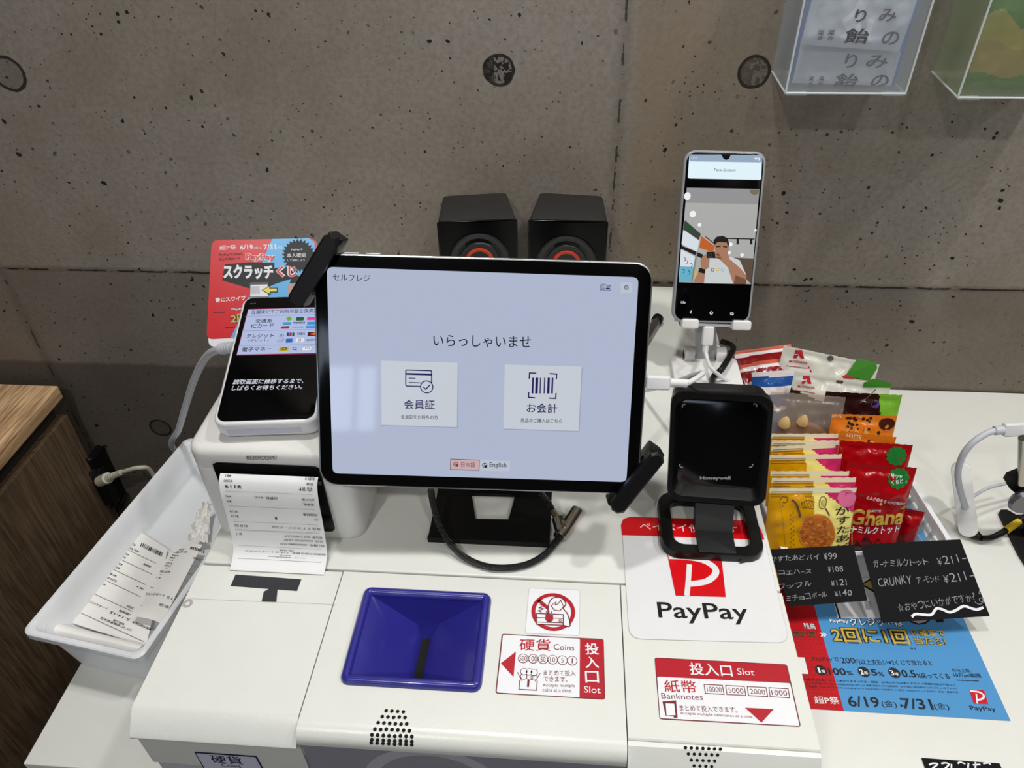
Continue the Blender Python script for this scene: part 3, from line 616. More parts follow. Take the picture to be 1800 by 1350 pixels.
# receipt hanging from it, bent along a profile
RW = .0725; rx1 = -.1748
RP = [Vector(p) for p in spline([Vector((qy0-.0036, zt_-.0035)), Vector((qy0-.0085, zt_-.007)), Vector((qy0-.0125, zt_-.018)), Vector((qy0-.0145, zt_-.036)), Vector((qy0-.0165, .172)), Vector((qy0-.0195, .158)), Vector((qy0-.0245, .1505)), Vector((qy0-.0345, ZT+.0012))], 8)]
RL = [0]
for i in range(1, len(RP)): RL.append(RL[-1]+(RP[i]-RP[i-1]).length)
def prof(s):
    for i in range(1, len(RP)):
        if s <= RL[i] or i == len(RP)-1:
            k = (s-RL[i-1])/(RL[i]-RL[i-1]); p = RP[i-1].lerp(RP[i], k) if k <= 1 else RP[i]; d = (RP[i]-RP[i-1]).normalized(); return p, Vector((-d.y, d.x))
def rcpt(u, s, n):                                                  # u from the right edge leftwards, s down the strip; text reads upside down
    p, nn = prof(s); nn = nn if nn.x < 0 else -nn
    skew = .0035*(s/RL[-1])
    if nn.y < -.2: nn = -nn
    return Vector((rx1+.001-skew*0-u, p.x+nn.x*n, p.y+nn.y*n))
def rs_at(y, x=470):
    best = (1e9, 0)
    for k in range(241):
        s_ = RL[-1]*k/240; p, _ = prof(s_); best = min(best, (abs(PROJ((-.21, p.x, p.y))[1]-y), s_))
    return best[1]
mb = MB(); mb.grid(lambda i, j: rcpt(RW*i, RL[-1]*j, 0), 2, 60)
rec = mb.build('receipt', PAPER, loc=(-.21, qy0-.01, .16), ang=80); tag(rec, 'printed paper receipt curling down out of the receipt printer', 'receipt')
a = Art(I4, px=False, mp=rcpt, base=.0002)
def rt(tx_, y, l0, l1, hpx=16, ink=INK, bold=.004):                 # l0..l1: 0 at the left of the picture, 1 at the right
    s0, s1 = rs_at(620+(y-hpx/2)/3.553), rs_at(620+(y+hpx/2)/3.553); u0, u1 = RW*(1-l1), RW*(1-l0)
    a.text(tx_, (u0, s0), (u1, s0), s1-s0, ink, 1, bold)
def rl(y):
    s_ = rs_at(620+y/3.553); n = 46
    for k in range(n): u = .004+(RW-.008)*k/n; a.luv([Vector((u, s_)), Vector((u+.0011, s_))], .00025, INKG, 1)
random.seed(3); u = RW*.17
while u < RW*.8:
    w_ = random.choice((.0004, .0004, .0007, .001)); a.puv([Vector((u, rs_at(824))), Vector((u+w_, rs_at(824))), Vector((u+w_, rs_at(832))), Vector((u, rs_at(832)))], INK, 1); u += w_+random.choice((.0004, .0006, .0009))
rt('お釣り', 778, .87, .97, 18); rt('¥81', 780, .06, .12); rt('現金', 808, .89, .96, 17); rt('¥200', 810, .05, .14); rt('合計', 842, .81, .96, 26, bold=.01); rt('¥119', 844, .06, .23, 24, bold=.01); rl(873)
rt('(8%対象', 905, .83, .96, 18); rt('消費税  ¥110', 905, .35, .59, 18); rt('¥9)', 905, .05, .11); rt('消費税', 937, .84, .95, 18); rt('¥9', 938, .05, .10); rl(968)
rt('内税対象', 1000, .81, .96, 18); rt('¥119', 1001, .05, .13); rt('小計', 1030, .92, .96, 17); rt('1', 1032, .51, .53); rt('¥119', 1030, .05, .13); rl(1062)
rt('食品 ﾎﾟﾃﾞｶﾄｺﾝﾊﾞｰ 115ml', 1090, .46, .97, 17); rt('¥119 8%', 1090, .06, .20); rl(1114); rl(1119)
rt('担当者: SELF CHECKOUT', 1142, .57, .97, 16); rt('# 1', 1143, .06, .12); rt('日付: 2026/07/03 16:09', 1166, .56, .97, 15); rt('取引番号: 100250384017570', 1192, .51, .98, 15); rl(1215)
rt('1階 時間', 1232, .5, .65, 11); rt('相模原市緑区橋本   5-14-15 トータスハウス', 1248, .13, .99, 11); rt('神奈川県', 1264, .5, .62, 8); rt('ﾌﾗﾊﾞﾜﾀﾞ 相模原橋本店', 1276, .38, .78, 7); rl(1296)
a.build('print', rec)
# ================================================================ card terminal on the printer
XT = frame((-.2174, -.3265, .2696), (.9927, .1199, -.0159), (-.113, .9662, .2318)); TW, TH = .0735, .127
t = thing('card_terminal', 'white card payment terminal with a black touch screen, lying on the receipt printer', 'card terminal', XT)
MB().slab(TW, TH, .0085, -.0175, 0, .0035, X=XT, bb=.004).build('body', M('white_gloss_plastic', (238, 238, 240), .2), t)
MB().slab(TW-.005, TH-.005, .0065, -.001, .0004, .0003, X=XT @ T((.0004, 0, 0))).build('glass', BLKG, t)['label'] = 'black glass front'
MB().rings([[XT @ Vector((x, y, z)) for x, y, z in ((-.028, -TH/2-.0004, -.0125), (.024, -TH/2-.0004, -.0125), (.024, -TH/2-.0004, -.0068), (-.028, -TH/2-.0004, -.0068))], [XT @ Vector((x, y, z)) for x, y, z in ((-.028, -TH/2+.004, -.0125), (.024, -TH/2+.004, -.0125), (.024, -TH/2+.004, -.0068), (-.028, -TH/2+.004, -.0068))]]).build('card_slot', M('slot_grey', (200, 204, 220), .3), t, flat=True)['label'] = 'long grey card slot'
# wedge foot that carries it on the printer
pa, pb = XT @ Vector((-.025, -.035, -.017)), XT @ Vector((.025, -.035, -.017)); pc, pd = XT @ Vector((.025, .04, -.017)), XT @ Vector((-.025, .04, -.017))
MB().rings([[Vector((p.x, p.y, zp)) for p in (pa, pb, pc, pd)], [pa, pb, pc, pd]]).build('foot', WPL, t)
SB, SK = M('screen_pale_blue', (178, 190, 226), .3, emit=.95), M('screen_black', (12, 12, 14), .12)
SI, SM_, SWH = M('screen_navy_text', (20, 20, 44), .3), M('screen_magenta', (150, 30, 70), .3, emit=.8), M('screen_white', (222, 226, 238), .3, emit=1)
def EM(n, c, e=.9): return M('screen_'+n, c, .3, emit=e)
a = Art(XT, 5.4, 340, 400, base=.0006)
a.poly([(520, 778), (1248, 757), (1200, 1204), (408, 1220)], SM_, 0); a.poly([(524, 784), (1243, 764), (1196, 1195), (415, 1212)], SB, 1)
for p, q_ in (((490, 852), (1238, 830)), ((465, 990), (1222, 972)), ((432, 1130), (1204, 1116))): a.line([p, q_], 4, EM('line', (120, 130, 170)), 2)
a.text('当端末にてご利用可能な決済方法', (550, 832), (1225, 812), 40, SI, 2, .008)
a.text('交通系', (585, 912), (748, 908), 36, SI, 2, .012); a.text('ICカード', (548, 962), (760, 954), 40, SI, 2, .012)
a.text('クレジット', (498, 1058), (762, 1050), 40, SI, 2, .012); a.text('(デビット)', (524, 1096), (714, 1090), 30, SI, 2, .006); a.text('電子マネー', (460, 1188), (738, 1178), 40, SI, 2, .012)
GR, DGR, PNK, LBL, CRD, ORG, YEL = EM('green', (110, 176, 40)), EM('dark_green', (24, 92, 60)), EM('pink', (216, 70, 150)), EM('light_blue', (60, 150, 220)), EM('red', (170, 30, 50)), EM('orange', (220, 120, 30)), EM('yellow', (206, 176, 30))
a.poly([(878, 872), (912, 848), (942, 872), (908, 896)], GR, 2); a.poly([(976, 858), (1052, 855), (1050, 890), (974, 892)], DGR, 2, r=16); a.poly([(1082, 858), (1210, 853), (1206, 884), (1080, 886)], PNK, 2)
a.poly([(850, 906), (932, 904), (930, 930), (850, 932)], LBL, 2, r=10); a.text('manaca', (950, 920), (1060, 917), 18, SI, 2, .02); a.poly([(1082, 902), (1210, 898), (1208, 928), (1080, 930)], LBL, 2, r=6)
a.poly([(834, 945), (914, 940), (912, 966), (830, 968)], CRD, 2, r=12); a.text('nimoca', (942, 962), (1044, 958), 20, LBL, 2, .02); a.poly([(1070, 940), (1206, 936), (1204, 962), (1068, 964)], LBL, 2)
a.text(')))', (815, 1052), (856, 1050), 38, SI, 2)
for i, (c1, tx_) in enumerate(((EM('jcb_blue', (30, 60, 150)), 'J'), (CRD, 'C'), (DGR, 'B'))): x = 888+i*26; a.poly([(x, 1004), (x+22, 1002), (x+20, 1036), (x-2, 1038)], c1, 2, r=4)
a.text('VISA', (985, 1028), (1060, 1025), 24, EM('visa_blue', (26, 40, 120)), 2, .03, .2)
a.poly([(1088, 1000), (1205, 996), (1202, 1034), (1085, 1037)], EM('dark', (30, 18, 20)), 2); a.circ((1124, 1018), 17, CRD, 3); a.circ((1148, 1017), 17, ORG, 4)
a.text('タッチ決済', (795, 1082), (868, 1080), 16, SI, 2); a.text('できます', (790, 1098), (850, 1096), 13, SI, 2)
a.poly([(882, 1062), (944, 1060), (940, 1098), (878, 1100)], EM('amex_blue', (30, 100, 190)), 2); a.poly([(975, 1060), (1050, 1057), (1046, 1092), (970, 1095)], SWH, 2); a.ring((1010, 1076), 14, 5, SI, 3); a.text('DISCOVER', (1075, 1084), (1190, 1080), 18, SI, 2, .02)
a.poly([(818, 1142), (908, 1138), (902, 1178), (812, 1181)], YEL, 2, r=8); a.text('iD', (830, 1172), (888, 1170), 26, SI, 3, .03); a.ring((962, 1154), 16, 7, EM('quic_navy', (30, 40, 110)), 2); a.line([(966, 1160), (982, 1172)], 7, EM('quic_navy', 0), 2)
a.poly([(1036, 1138), (1128, 1134), (1122, 1174), (1030, 1177)], SWH, 2, r=8); a.line([(1036, 1138), (1128, 1134), (1122, 1174), (1030, 1177)], 3, SI, 3, True); a.text('Pay', (1062, 1166), (1110, 1164), 22, SI, 3)
a.crop(3.553, 320, 620)
a.text('読取画面に推移するまで、', (318, 202), (758, 194), 30, SWH, 2, .008, .12); a.text('しばらくお待ちください。', (310, 240), (750, 232), 30, SWH, 2, .008, .12)
a.crop(5.4, 340, 400); a.text('16:10', (543, 734), (593, 732), 10, EM('dim', (120, 120, 125)), 2); a.circ((815, 712), 6, M('lens_dark', (22, 24, 30), .1), 2)
a.build('screen_image', t)
# its cable
st = XT @ Vector((-TW/2+.002, .018, -.0095)); d = (RY(386, 614, st.y+.004)-st)
p1, p2, p3, p4, p5, p6 = RY(386, 614, -.305), RY(362, 628, -.288), RY(341, 668, -.268), RY(326, 715, -.245), RY(314, 755, -.22), RY(303, 786, -.19)
t = thing('terminal_cable', 'pale grey cable arching from the card terminal down behind the tray', 'cable', st)
MB().cyl(st, p1, .0042, n=14, bev=.0006).build('plug_collar', CABLEG, t)
mb = MB()
for k in range(4): mb.cyl(st.lerp(p1, .35+.15*k), st.lerp(p1, .43+.15*k), .0048, n=14)
mb.build('ribbed_grip', CABLEG, t)
MB().tube([st, p1, p2, p3, p4, p5, p6, p6+Vector((-.02, .05, -.09)), p6+Vector((-.03, .07, -.3))], .0032, sm=8).build('cable', CABLEG, t)
# ================================================================ promotion card behind the terminal
bl = RY(366, 610, -.2655); L_ = radians(34); yw = radians(9)
XS = frame(bl, (cos(yw), sin(yw), 0), (-sin(yw)*sin(L_), cos(yw)*sin(L_), cos(L_)))
a0 = Art(XS); tl, trr = a0.q((372, 422)), a0.q((556, 419)); wS = trr.x
pts = [Vector((0, 0)), Vector((wS-.002, -.001)), Vector((wS, trr.y)), Vector((tl.x, tl.y))]
ro = a0.rnd(pts, .006)
t = thing('promotion_card', 'red and blue lottery promotion card standing behind the card terminal', 'card stand', bl)
MB().rings([[XS @ Vector((p.x, p.y, -.0016)) for p in ro], [XS @ Vector((p.x, p.y, 0)) for p in ro]]).build('card', PWH, t)
MB().rings([[XS @ Vector((x, y, -.0016)) for x, y in ((.03, .0), (.07, 0), (.06, .06), (.04, .06))], [Vector((p.x, p.y+.004, p.z)) for p in [XS @ Vector((x, y, -.006)) for x, y in ((.03, .0), (.07, 0), (.06, .06), (.04, .06))]]]).build('easel_back', PWH, t)
SR, SBL = M('card_red', (214, 24, 36), .3), M('card_blue', (92, 178, 232), .3)
a = Art(XS, 5.4, 340, 400)
a.puv(a.rnd([a.q((125, 1062)), Vector((wS-.002, a.q((125, 1062)).y)), Vector((wS, trr.y)), Vector((tl.x, tl.y))], .006), SR, 0)
a.poly([(750, 108), (1100, 103), (1150, 140), (1158, 640), (900, 1040), (350, 1050), (430, 900), (690, 240)], SBL, 1)
a.star((1000, 265), 160, 132, 26, PK, 3); a.text('PayPayで', (930, 222), (1040, 220), 20, PWH, 4, .02); a.text('本人確認', (890, 285), (1070, 282), 42, PWH, 4, .006); a.text('して参加しよう', (895, 322), (1058, 320), 22, PWH, 4, .005)
a.text('超P祭', (250, 215), (410, 210), 46, PWH, 2, .008); a.text('6/19', (445, 213), (568, 211), 50, PWH, 2, .02); a.text('(金)', (575, 210), (628, 208), 30, PWH, 2); a.poly([(634, 184), (652, 194), (636, 206)], PWH, 2)
a.text('7/31', (668, 212), (785, 208), 50, PWH, 2, .02); a.text('(金)', (792, 206), (846, 204), 30, PWH, 2)
a.text('PayPayで200円', (245, 275), (466, 270), 30, PK, 2, .01); a.text('以上の支払いで', (245, 312), (446, 305), 26, PK, 2, .01)
a.poly([(275, 500), (300, 350), (520, 330), (770, 335), (770, 385), (990, 365), (985, 470), (790, 530), (720, 560), (560, 585)], PK, 2)
a.text('PayPay', (500, 320), (776, 325), 72, SR, 4, .03, out=PWH, ow=.08)
a.text('スクラッチ', (285, 490), (760, 492), 140, PWH, 4, .05); a.text('くじ', (795, 468), (985, 470), 104, SR, 4, .04, out=PWH, ow=.08)
a.poly([(535, 530), (550, 520), (710, 518), (716, 660), (530, 660)], M('card_grey', (90, 90, 94), .4), 3); a.poly([(545, 545), (705, 540), (708, 655), (540, 655)], PWH, 4); a.poly([(548, 558), (630, 556), (634, 626), (546, 630)], M('card_line', (200, 200, 204), .4), 5)
a.poly([(650, 596), (730, 546), (730, 572), (800, 570), (804, 614), (734, 616), (736, 640)], PK, 6); a.poly([(662, 596), (722, 558), (722, 580), (792, 578), (796, 606), (726, 608), (728, 628)], M('card_yellow', (240, 220, 90), .4), 7)
SKN = M('print_skin', (206, 160, 134), .5)
a.poly([(920, 520), (1000, 500), (1010, 640), (905, 640), (890, 560)], SKN, 3); a.poly([(915, 530), (930, 480), (980, 455), (1040, 470), (1000, 520), (940, 530)], PK, 4); a.ring((945, 570), 28, 8, M('card_glasses', (150, 180, 220), .4), 5)
a.text('青にスワイプ', (212, 712), (500, 690), 44, PWH, 2, .03); a.text('PayPay', (365, 790), (500, 786), 24, PWH, 2, .02, out=PK); a.text('2回', (358, 908), (520, 900), 86, GOLD, 2, .03, out=PK)
a.rows((190, 806), (300, 803), 14, 1, PK, 2); a.rows((305, 950), (400, 945), 14, 1, PK, 2)
a.build('print', t)
# ================================================================ tray with old receipts
ZR_ = .062; fl, fr, bk = RZ(35, 1112, ZR_), RZ(246, 1160, ZR_), RZ(316, 766, ZR_)
u_ = (fr-fl); TWd = u_.length; u_.normalize(); v_ = Vector((-u_.y, u_.x, 0)); TLn = (bk-fl).dot(v_)
XR = frame((fl+u_*TWd/2+v_*TLn/2)*1, u_, v_); XR.translation.z = 0
t = thing('receipt_tray', 'deep white plastic tray overhanging the table edge left of the cash machine', 'tray', XR)
def tr(w_, l, r, z, n=6): return [(x, y, z) for x, y in rr(w_, l, r, n)]
W0, L0 = TWd, TLn
rg = [tr(W0-.034, L0-.030, .010, 0), tr(W0-.030, L0-.026, .012, .0005), tr(W0-.016, L0-.012, .012, ZR_-.009), tr(W0-.002, L0-.002, .008, ZR_-.0085), tr(W0, L0, .008, ZR_-.007), tr(W0, L0, .008, ZR_-.001), tr(W0-.002, L0-.002, .008, ZR_),
      tr(W0-.009, L0-.009, .008, ZR_), tr(W0-.0115, L0-.0115, .009, ZR_-.0015), tr(W0-.018, L0-.014, .010, ZR_-.012), tr(W0-.026, L0-.024, .010, .0325), tr(W0-.031, L0-.029, .008, .0305)]
MB().rings(rg, X=XR).build('tray_body', TRAYM, t, ang=40)
def sheet(name, label, quad, z, lift, ink, cx=5, ox=60, oy=880, par=None, group=None):
    P = [RZ(ox+x/cx, oy+y/cx, z) for x, y in quad]                  # bl, br, tr, tl
    XX = frame(P[0], P[1]-P[0], P[3]-P[0])
    def mp(u, v, n):
        wv = XX @ Vector((u, v, 0)); i = max(0, min(1, u/(P[1]-P[0]).length)); j = max(0, min(1, v/max(1e-6, (P[3]-P[0]).dot(XX.col[1].to_3d())))); wv.z = z+lift(i, j)+n; return wv
    def f(i, j):
        a_, b_ = P[0].lerp(P[1], i), P[3].lerp(P[2], i); p = a_.lerp(b_, j); q_ = XX.inverted() @ p; p.z = mp(q_.x, q_.y, 0).z; return p
    o = MB().grid(f, 14, 14).build(name, PAPER2, loc=P[0].lerp(P[2], .5), ang=80); tag(o, label, 'receipt', group)
    a = Art(XX, cx, ox, oy, mp=mp, base=.0003); ink(a); a.build('print', o); return o
def ud(a, t_, x0, x1, y, h, sl, ink=INK):                           # upside-down line: ink box x0..x1, lower edge y at x0, slope sl
    a.text(t_, (x1, y+(x1-x0)*sl-h), (x0, y-h), -h, ink, 1, .006)
def ink1(a):
    sl = .36
    for x, y, x2 in ((822, 440, 1075), (755, 520, 1040), (690, 606, 985), (622, 700, 940), (530, 822, 870), (410, 988, 975)): a.line([(x, y), (x2, y+(x2-x)*.48 if x > 600 else y+(x2-x)*.47)], 4, INKG, 1)
    for tx_, x0, x1, y, h in (('¥358', 850, 905, 398, 22), ('¥3,580', 832, 935, 432, 24), ('¥26)', 792, 848, 478, 22), ('¥26', 770, 818, 508, 20), ('¥358', 730, 788, 564, 22), ('¥358', 706, 765, 594, 22), ('¥4 8%', 662, 734, 654, 22), ('¥354 8%', 640, 736, 690, 22), ('# 1', 598, 636, 742, 18), ('トータスハウス', 484, 650, 900, 26), ('5-14-15', 680, 850, 1000, 26), ('2026', 824, 884, 945, 22), ('1階時間', 760, 856, 985, 24), ('神奈川県', 706, 806, 1068, 24), ('ﾌﾗﾊﾞﾜﾀﾞ相模原橋本店', 595, 872, 1050, 26), ('相模原市緑区橋本', 876, 1070, 1090, 26), ('(軽 8', 915, 975, 775, 22), ('消費税', 974, 1040, 580, 22)):
        ud(a, tx_, x0, x1, y, h, .42)
    random.seed(5); x = 952
    while x < 1140:
        k = random.choice((4, 4, 7, 9)); y = 380+(x-952)*.49; a.poly([(x, y), (x+k, y+k*.5), (x+k-14, y+34+k*.5), (x-14, y+34)], INK, 1); x += k+random.choice((4, 6, 8))
def ink2(a):
    for x, y, x2 in ((1215, 462, 1500), (1190, 530, 1470), (1150, 600, 1440), (1108, 656, 1410), (1026, 766, 1330), (942, 926, 1220)): a.line([(x, y), (x2, y+(x2-x)*.25)], 4, INKG, 1)
    for tx_, x0, x1, y, h in (('¥107', 1285, 1332, 452, 16), ('¥1,070', 1265, 1365, 472, 18), ('¥8)', 1228, 1285, 500, 18), ('¥8', 1208, 1252, 520, 16), ('¥107', 1172, 1228, 566, 18), ('¥107', 1155, 1214, 588, 18), ('¥107 8%', 1118, 1212, 640, 22), ('# 1', 1086, 1122, 692, 18), ('トータスハウス', 992, 1160, 838, 26), ('4-15', 1185, 1282, 880, 22), ('橋本店', 1115, 1245, 945, 24), ('消費税', 1415, 1478, 540, 18), ('時間', 1255, 1298, 860, 20)):
        ud(a, tx_, x0, x1, y, h, .2)
    random.seed(6); x = 1390
    while x < 1515:
        k = random.choice((4, 6, 8)); y = 432+(x-1390)*.24; a.poly([(x, y), (x+k, y+2), (x+k-8, y+26), (x-8, y+24)], INK, 1); x += k+random.choice((3, 5, 7))
sheet('receipt', 'flat printed receipt lying in the tray, its left half uncovered', [(300, 1064), (990, 1290), (1180, 440), (902, 262)], .0335, lambda i, j: .0025*(j**2)+.002*i*i, ink1, group='old receipts in the tray')
sheet('receipt', 'curled printed receipt lying on top of the flat one in the tray', [(862, 1022), (1120, 1078), (1490, 415), (1240, 392)], .0425, lambda i, j: .003*sin(pi*i)+.002*j, ink2, group='old receipts in the tray')
random.seed(11)
def crumple(i, j):
    a_, b_, c_, d_ = RZ(326, 962, .040), RZ(366, 952, .042), RZ(372, 876, .054), RZ(346, 900, .052); p = a_.lerp(b_, i).lerp(d_.lerp(c_, i), j)
    return p+Vector((0, 0, .007*noise.noise(Vector((i*5, j*6, 2)))+.004*noise.noise(Vector((i*11, j*13, 5)))))
o = MB().grid(crumple, 18, 24).build('crumpled_receipt', PAPER2, loc=RZ(350, 920, .03), ang=20); tag(o, 'crumpled white receipt at the back of the tray beside the printer', 'receipt', 'old receipts in the tray')
pa, pb = RZ(92, 1106, .0385), RZ(250, 1146, .0385)
mb = MB(); d = (pb-pa); nn = Vector((-d.y, d.x, 0)).normalized()
def roll(i, j):
    th = j*3.4*pi; r_ = .0052+.0010*j; return pa+d*i+nn*(r_*cos(th))+Vector((0, 0, r_*sin(th)))
o = mb.grid(roll, 6, 48).build('rolled_paper', PAPER2, loc=pa.lerp(pb, .5), ang=60); tag(o, 'rolled white paper strip lying along the front end of the tray', 'paper roll')
# ================================================================ tablet on its stand
XB = frame((-.0567, -.3695, .2869), (.9979, .0513, -.0391), (.0131, .4330, .9013))
t = thing('tablet', 'large silver tablet with a pale self checkout screen, held on a black stand', 'tablet', XB)
BW, BH = .2253, .1624
MB().slab(BW, BH, .0125, -.0062, 0, .0007, X=XB).build('housing', ALU, t)
MB().slab(BW-.0022, BH-.0022, .0115, -.001, .0003, .0002, X=XB).build('glass', BLKG, t)['label'] = 'black glass bezel'
mb = MB()
for x0, x1 in ((-.0942, -.0824), (-.0787, -.0678)): mb.slab(x1-x0, .0022, .001, 0, .0009, .0004, X=XB @ T(((x0+x1)/2, BH/2, -.0030)) @ Matrix.Rotation(-pi/2, 4, 'X'))
mb.build('volume_button', ALU, t)
def screen_mat():
    m = bpy.data.materials.new('tablet_backlight'); m.use_nodes = True; nt = m.node_tree; b = nt.nodes['Principled BSDF']
    b.inputs['Base Color'].default_value = (.01, .01, .012, 1); b.inputs['Roughness'].default_value = .05
    b.inputs['Emission Color'].default_value = rgb((178, 187, 210)); b.inputs['Emission Strength'].default_value = .93; return m
SCR, CRDM, NV = screen_mat(), EM('card_pale', (198, 205, 214), .95), M('ui_navy', (16, 14, 62), .3)
UIB = M('ui_black', (14, 14, 28), .3); NVE = EM('ui_navy_lit', (30, 26, 92), .8)
a = Art(XB, base=.00045)
so = a.rnd([a.q(p) for p in ((574.7, 469), (1122.5, 487.3), (1100.8, 847), (585, 831.5))], .0042)
a.puv(so, SCR, 0); a.crop(3.913, 640, 560); a.base = .0006
for qd in ([(118, 288), (645, 303), (640, 745), (122, 730)], [(968, 315), (1497, 330), (1475, 772), (958, 755)]):
    a.poly([(x+5*(1 if x > 300 and i in (1, 2) else 0), y+5) for i, (x, y) in enumerate(qd)], EM('shade_line', (150, 158, 180), .9), 0); a.poly(qd, CRDM, 1)
a.text('いらっしゃいませ', (478, 190), (1146, 202), 82, UIB, 1, .003)
a.line([(288, 352), (466, 357), (466, 468), (288, 462)], 8, NVE, 2, True, r=10); a.poly([(288, 372), (466, 377), (466, 390), (288, 385)], NVE, 2)
a.line([(308, 408), (355, 410)], 6, NVE, 2); a.line([(308, 438), (390, 441)], 6, NVE, 2)
a.circ((432, 468), 46, NVE, 3); a.circ((432, 468), 39, CRDM, 4); a.line([(408, 468), (426, 484), (456, 452)], 8, NVE, 5)
for p in ([(1136, 412), (1138, 372), (1184, 374)], [(1276, 377), (1324, 380), (1322, 416)], [(1132, 504), (1131, 540), (1176, 543)], [(1320, 510), (1318, 547), (1272, 545)]): a.line(p, 9, NVE, 2)
for x0, x1 in ((1154, 1166), (1178, 1196), (1208, 1216), (1236, 1244), (1260, 1276), (1288, 1300)): a.poly([(x0+2, 404), (x1+2, 405), (x1-2, 514), (x0-2, 513)], NVE, 2)
a.text('会員証', (277, 620), (487, 624), 66, NVE, 2, .012); a.text('会員証をお持ちの方', (255, 688), (508, 693), 30, UIB, 2, .004)
a.text('お会計', (1118, 644), (1327, 650), 66, NVE, 2, .012); a.text('商品のご購入はこちら', (1077, 712), (1360, 719), 30, UIB, 2, .004)
PKB, RDT = EM('button_pink', (206, 176, 180), .9), EM('text_red', (120, 50, 44), .8)
a.poly([(594, 962), (796, 970), (793, 1044), (592, 1037)], RDT, 1); a.poly([(598, 966), (792, 973), (790, 1040), (596, 1033)], PKB, 2); a.text('日本語', (668, 1018), (764, 1021), 34, RDT, 3, .005)
a.ring((632, 1000), 15, 4, RDT, 3); a.line([(618, 1000), (646, 1001)], 3, RDT, 3); a.line([(632, 986), (632, 1014)], 3, RDT, 3); a.poly([(634, 1000), (650, 1001), (648, 1016), (633, 1016)], RDT, 3)
a.poly([(797, 970), (1005, 978), (1002, 1048), (794, 1044)], EM('button_pale', (188, 196, 212), .95), 1); a.text('English', (863, 1026), (978, 1030), 40, UIB, 3)
a.ring((830, 1006), 15, 4, UIB, 3); a.line([(816, 1006), (844, 1007)], 3, UIB, 3); a.line([(830, 992), (830, 1020)], 3, UIB, 3); a.poly([(832, 1006), (848, 1007), (846, 1022), (831, 1022)], UIB, 3)
a.crop(6, 500, 400); a.text('セルフレジ', (515, 556), (908, 567), 68, NV, 1)
a.crop(6, 1000, 420); a.line([(328, 538), (330, 490), (345, 478), (380, 478), (392, 488), (440, 490), (438, 540)], 5, NVE, 1, True); a.poly([(392, 512), (430, 514), (428, 530), (388, 528)], NVE, 1); a.line([(344, 496), (372, 497)], 4, NVE, 1); a.line([(342, 515), (372, 516), (372, 528), (342, 528)], 4, NVE, 1, True); a.line([(396, 496), (412, 502), (432, 494)], 5, NVE, 1)
a.poly([(548, 455), (666, 460), (662, 570), (544, 568)], EM('button_pale', 0), 1); a.star((604, 511), 27, 20, 9, UIB, 2); a.circ((604, 511), 16, EM('button_pale', 0), 3); a.circ((604, 511), 9, UIB, 4); a.circ((604, 511), 5, EM('button_pale', 0), 5)
a.build('screen', t, label='pale blue lit screen with two white buttons')
# tablet stand
bz0 = ZT; P4 = [RZ(752, 955, bz0), RZ(966, 961, bz0), RZ(992, 860, bz0), RZ(752, 850, bz0)]
t = thing('tablet_stand', 'black steel stand gripping the tablet at two corners', 'stand', ((P4[0]+P4[1])/2).lerp((P4[2]+P4[3])/2, .5)); STD = t
ybk = -.245; bx0, bx1 = P4[0].x, P4[1].x; by0 = (P4[0].y+P4[1].y)/2
h = [RZ(836, 911, ZT+.004), RZ(894, 912, ZT+.004), RZ(906, 868, ZT+.004), RZ(829, 866, ZT+.004)]
mb = MB(); z0, z1 = ZT, ZT+.0035
def plate_with_hole(mb, outer, hole, z0, z1):
    vs = [Vector((p[0], p[1], z)) for z in (z0, z1) for p in outer+hole]; fs = []
    for i in range(4):
        j = (i+1) % 4; fs += [(8+i, 8+j, 12+j, 12+i), (i, 4+i, 4+j, j), (i, j, 8+j, 8+i), (4+i, 12+i, 12+j, 4+j)]
    mb.add(vs, fs)
plate_with_hole(mb, [(bx0, by0), (bx1, by0), (bx1, ybk), (bx0, ybk)], [(p.x, p.y) for p in h], z0, z1); mb.build('base_plate', BLKM, t, flat=True)
X = frame(((bx0+bx1)/2, by0+.016, ZT+.0035), (1, 0, 0), (0, .80, .6)); 
MB().box(bx0, bx1, by0-.0004, by0+.002, ZT+.0034, ZT+.006).build('front_lip', BLKM, t)
n_ = XB.col[2].to_3d(); ctr = XB @ Vector((0.005, -.01, -.02))
MB().hull([Vector((x, y, ZT+.003)) for x, y in ((-.082, -.272), (-.03, -.272), (-.03, -.262), (-.082, -.262))], [ctr+Vector(p) for p in ((-.024, 0, -.02), (.024, 0, -.02), (.024, .004, .02), (-.024, .004, .02))]).build('upright', BLKM, t)
MB().slab(.075, .075, .006, -.013, -.0068, .001, X=XB).build('mounting_plate', BLKM, t)
ab = Art(XB)
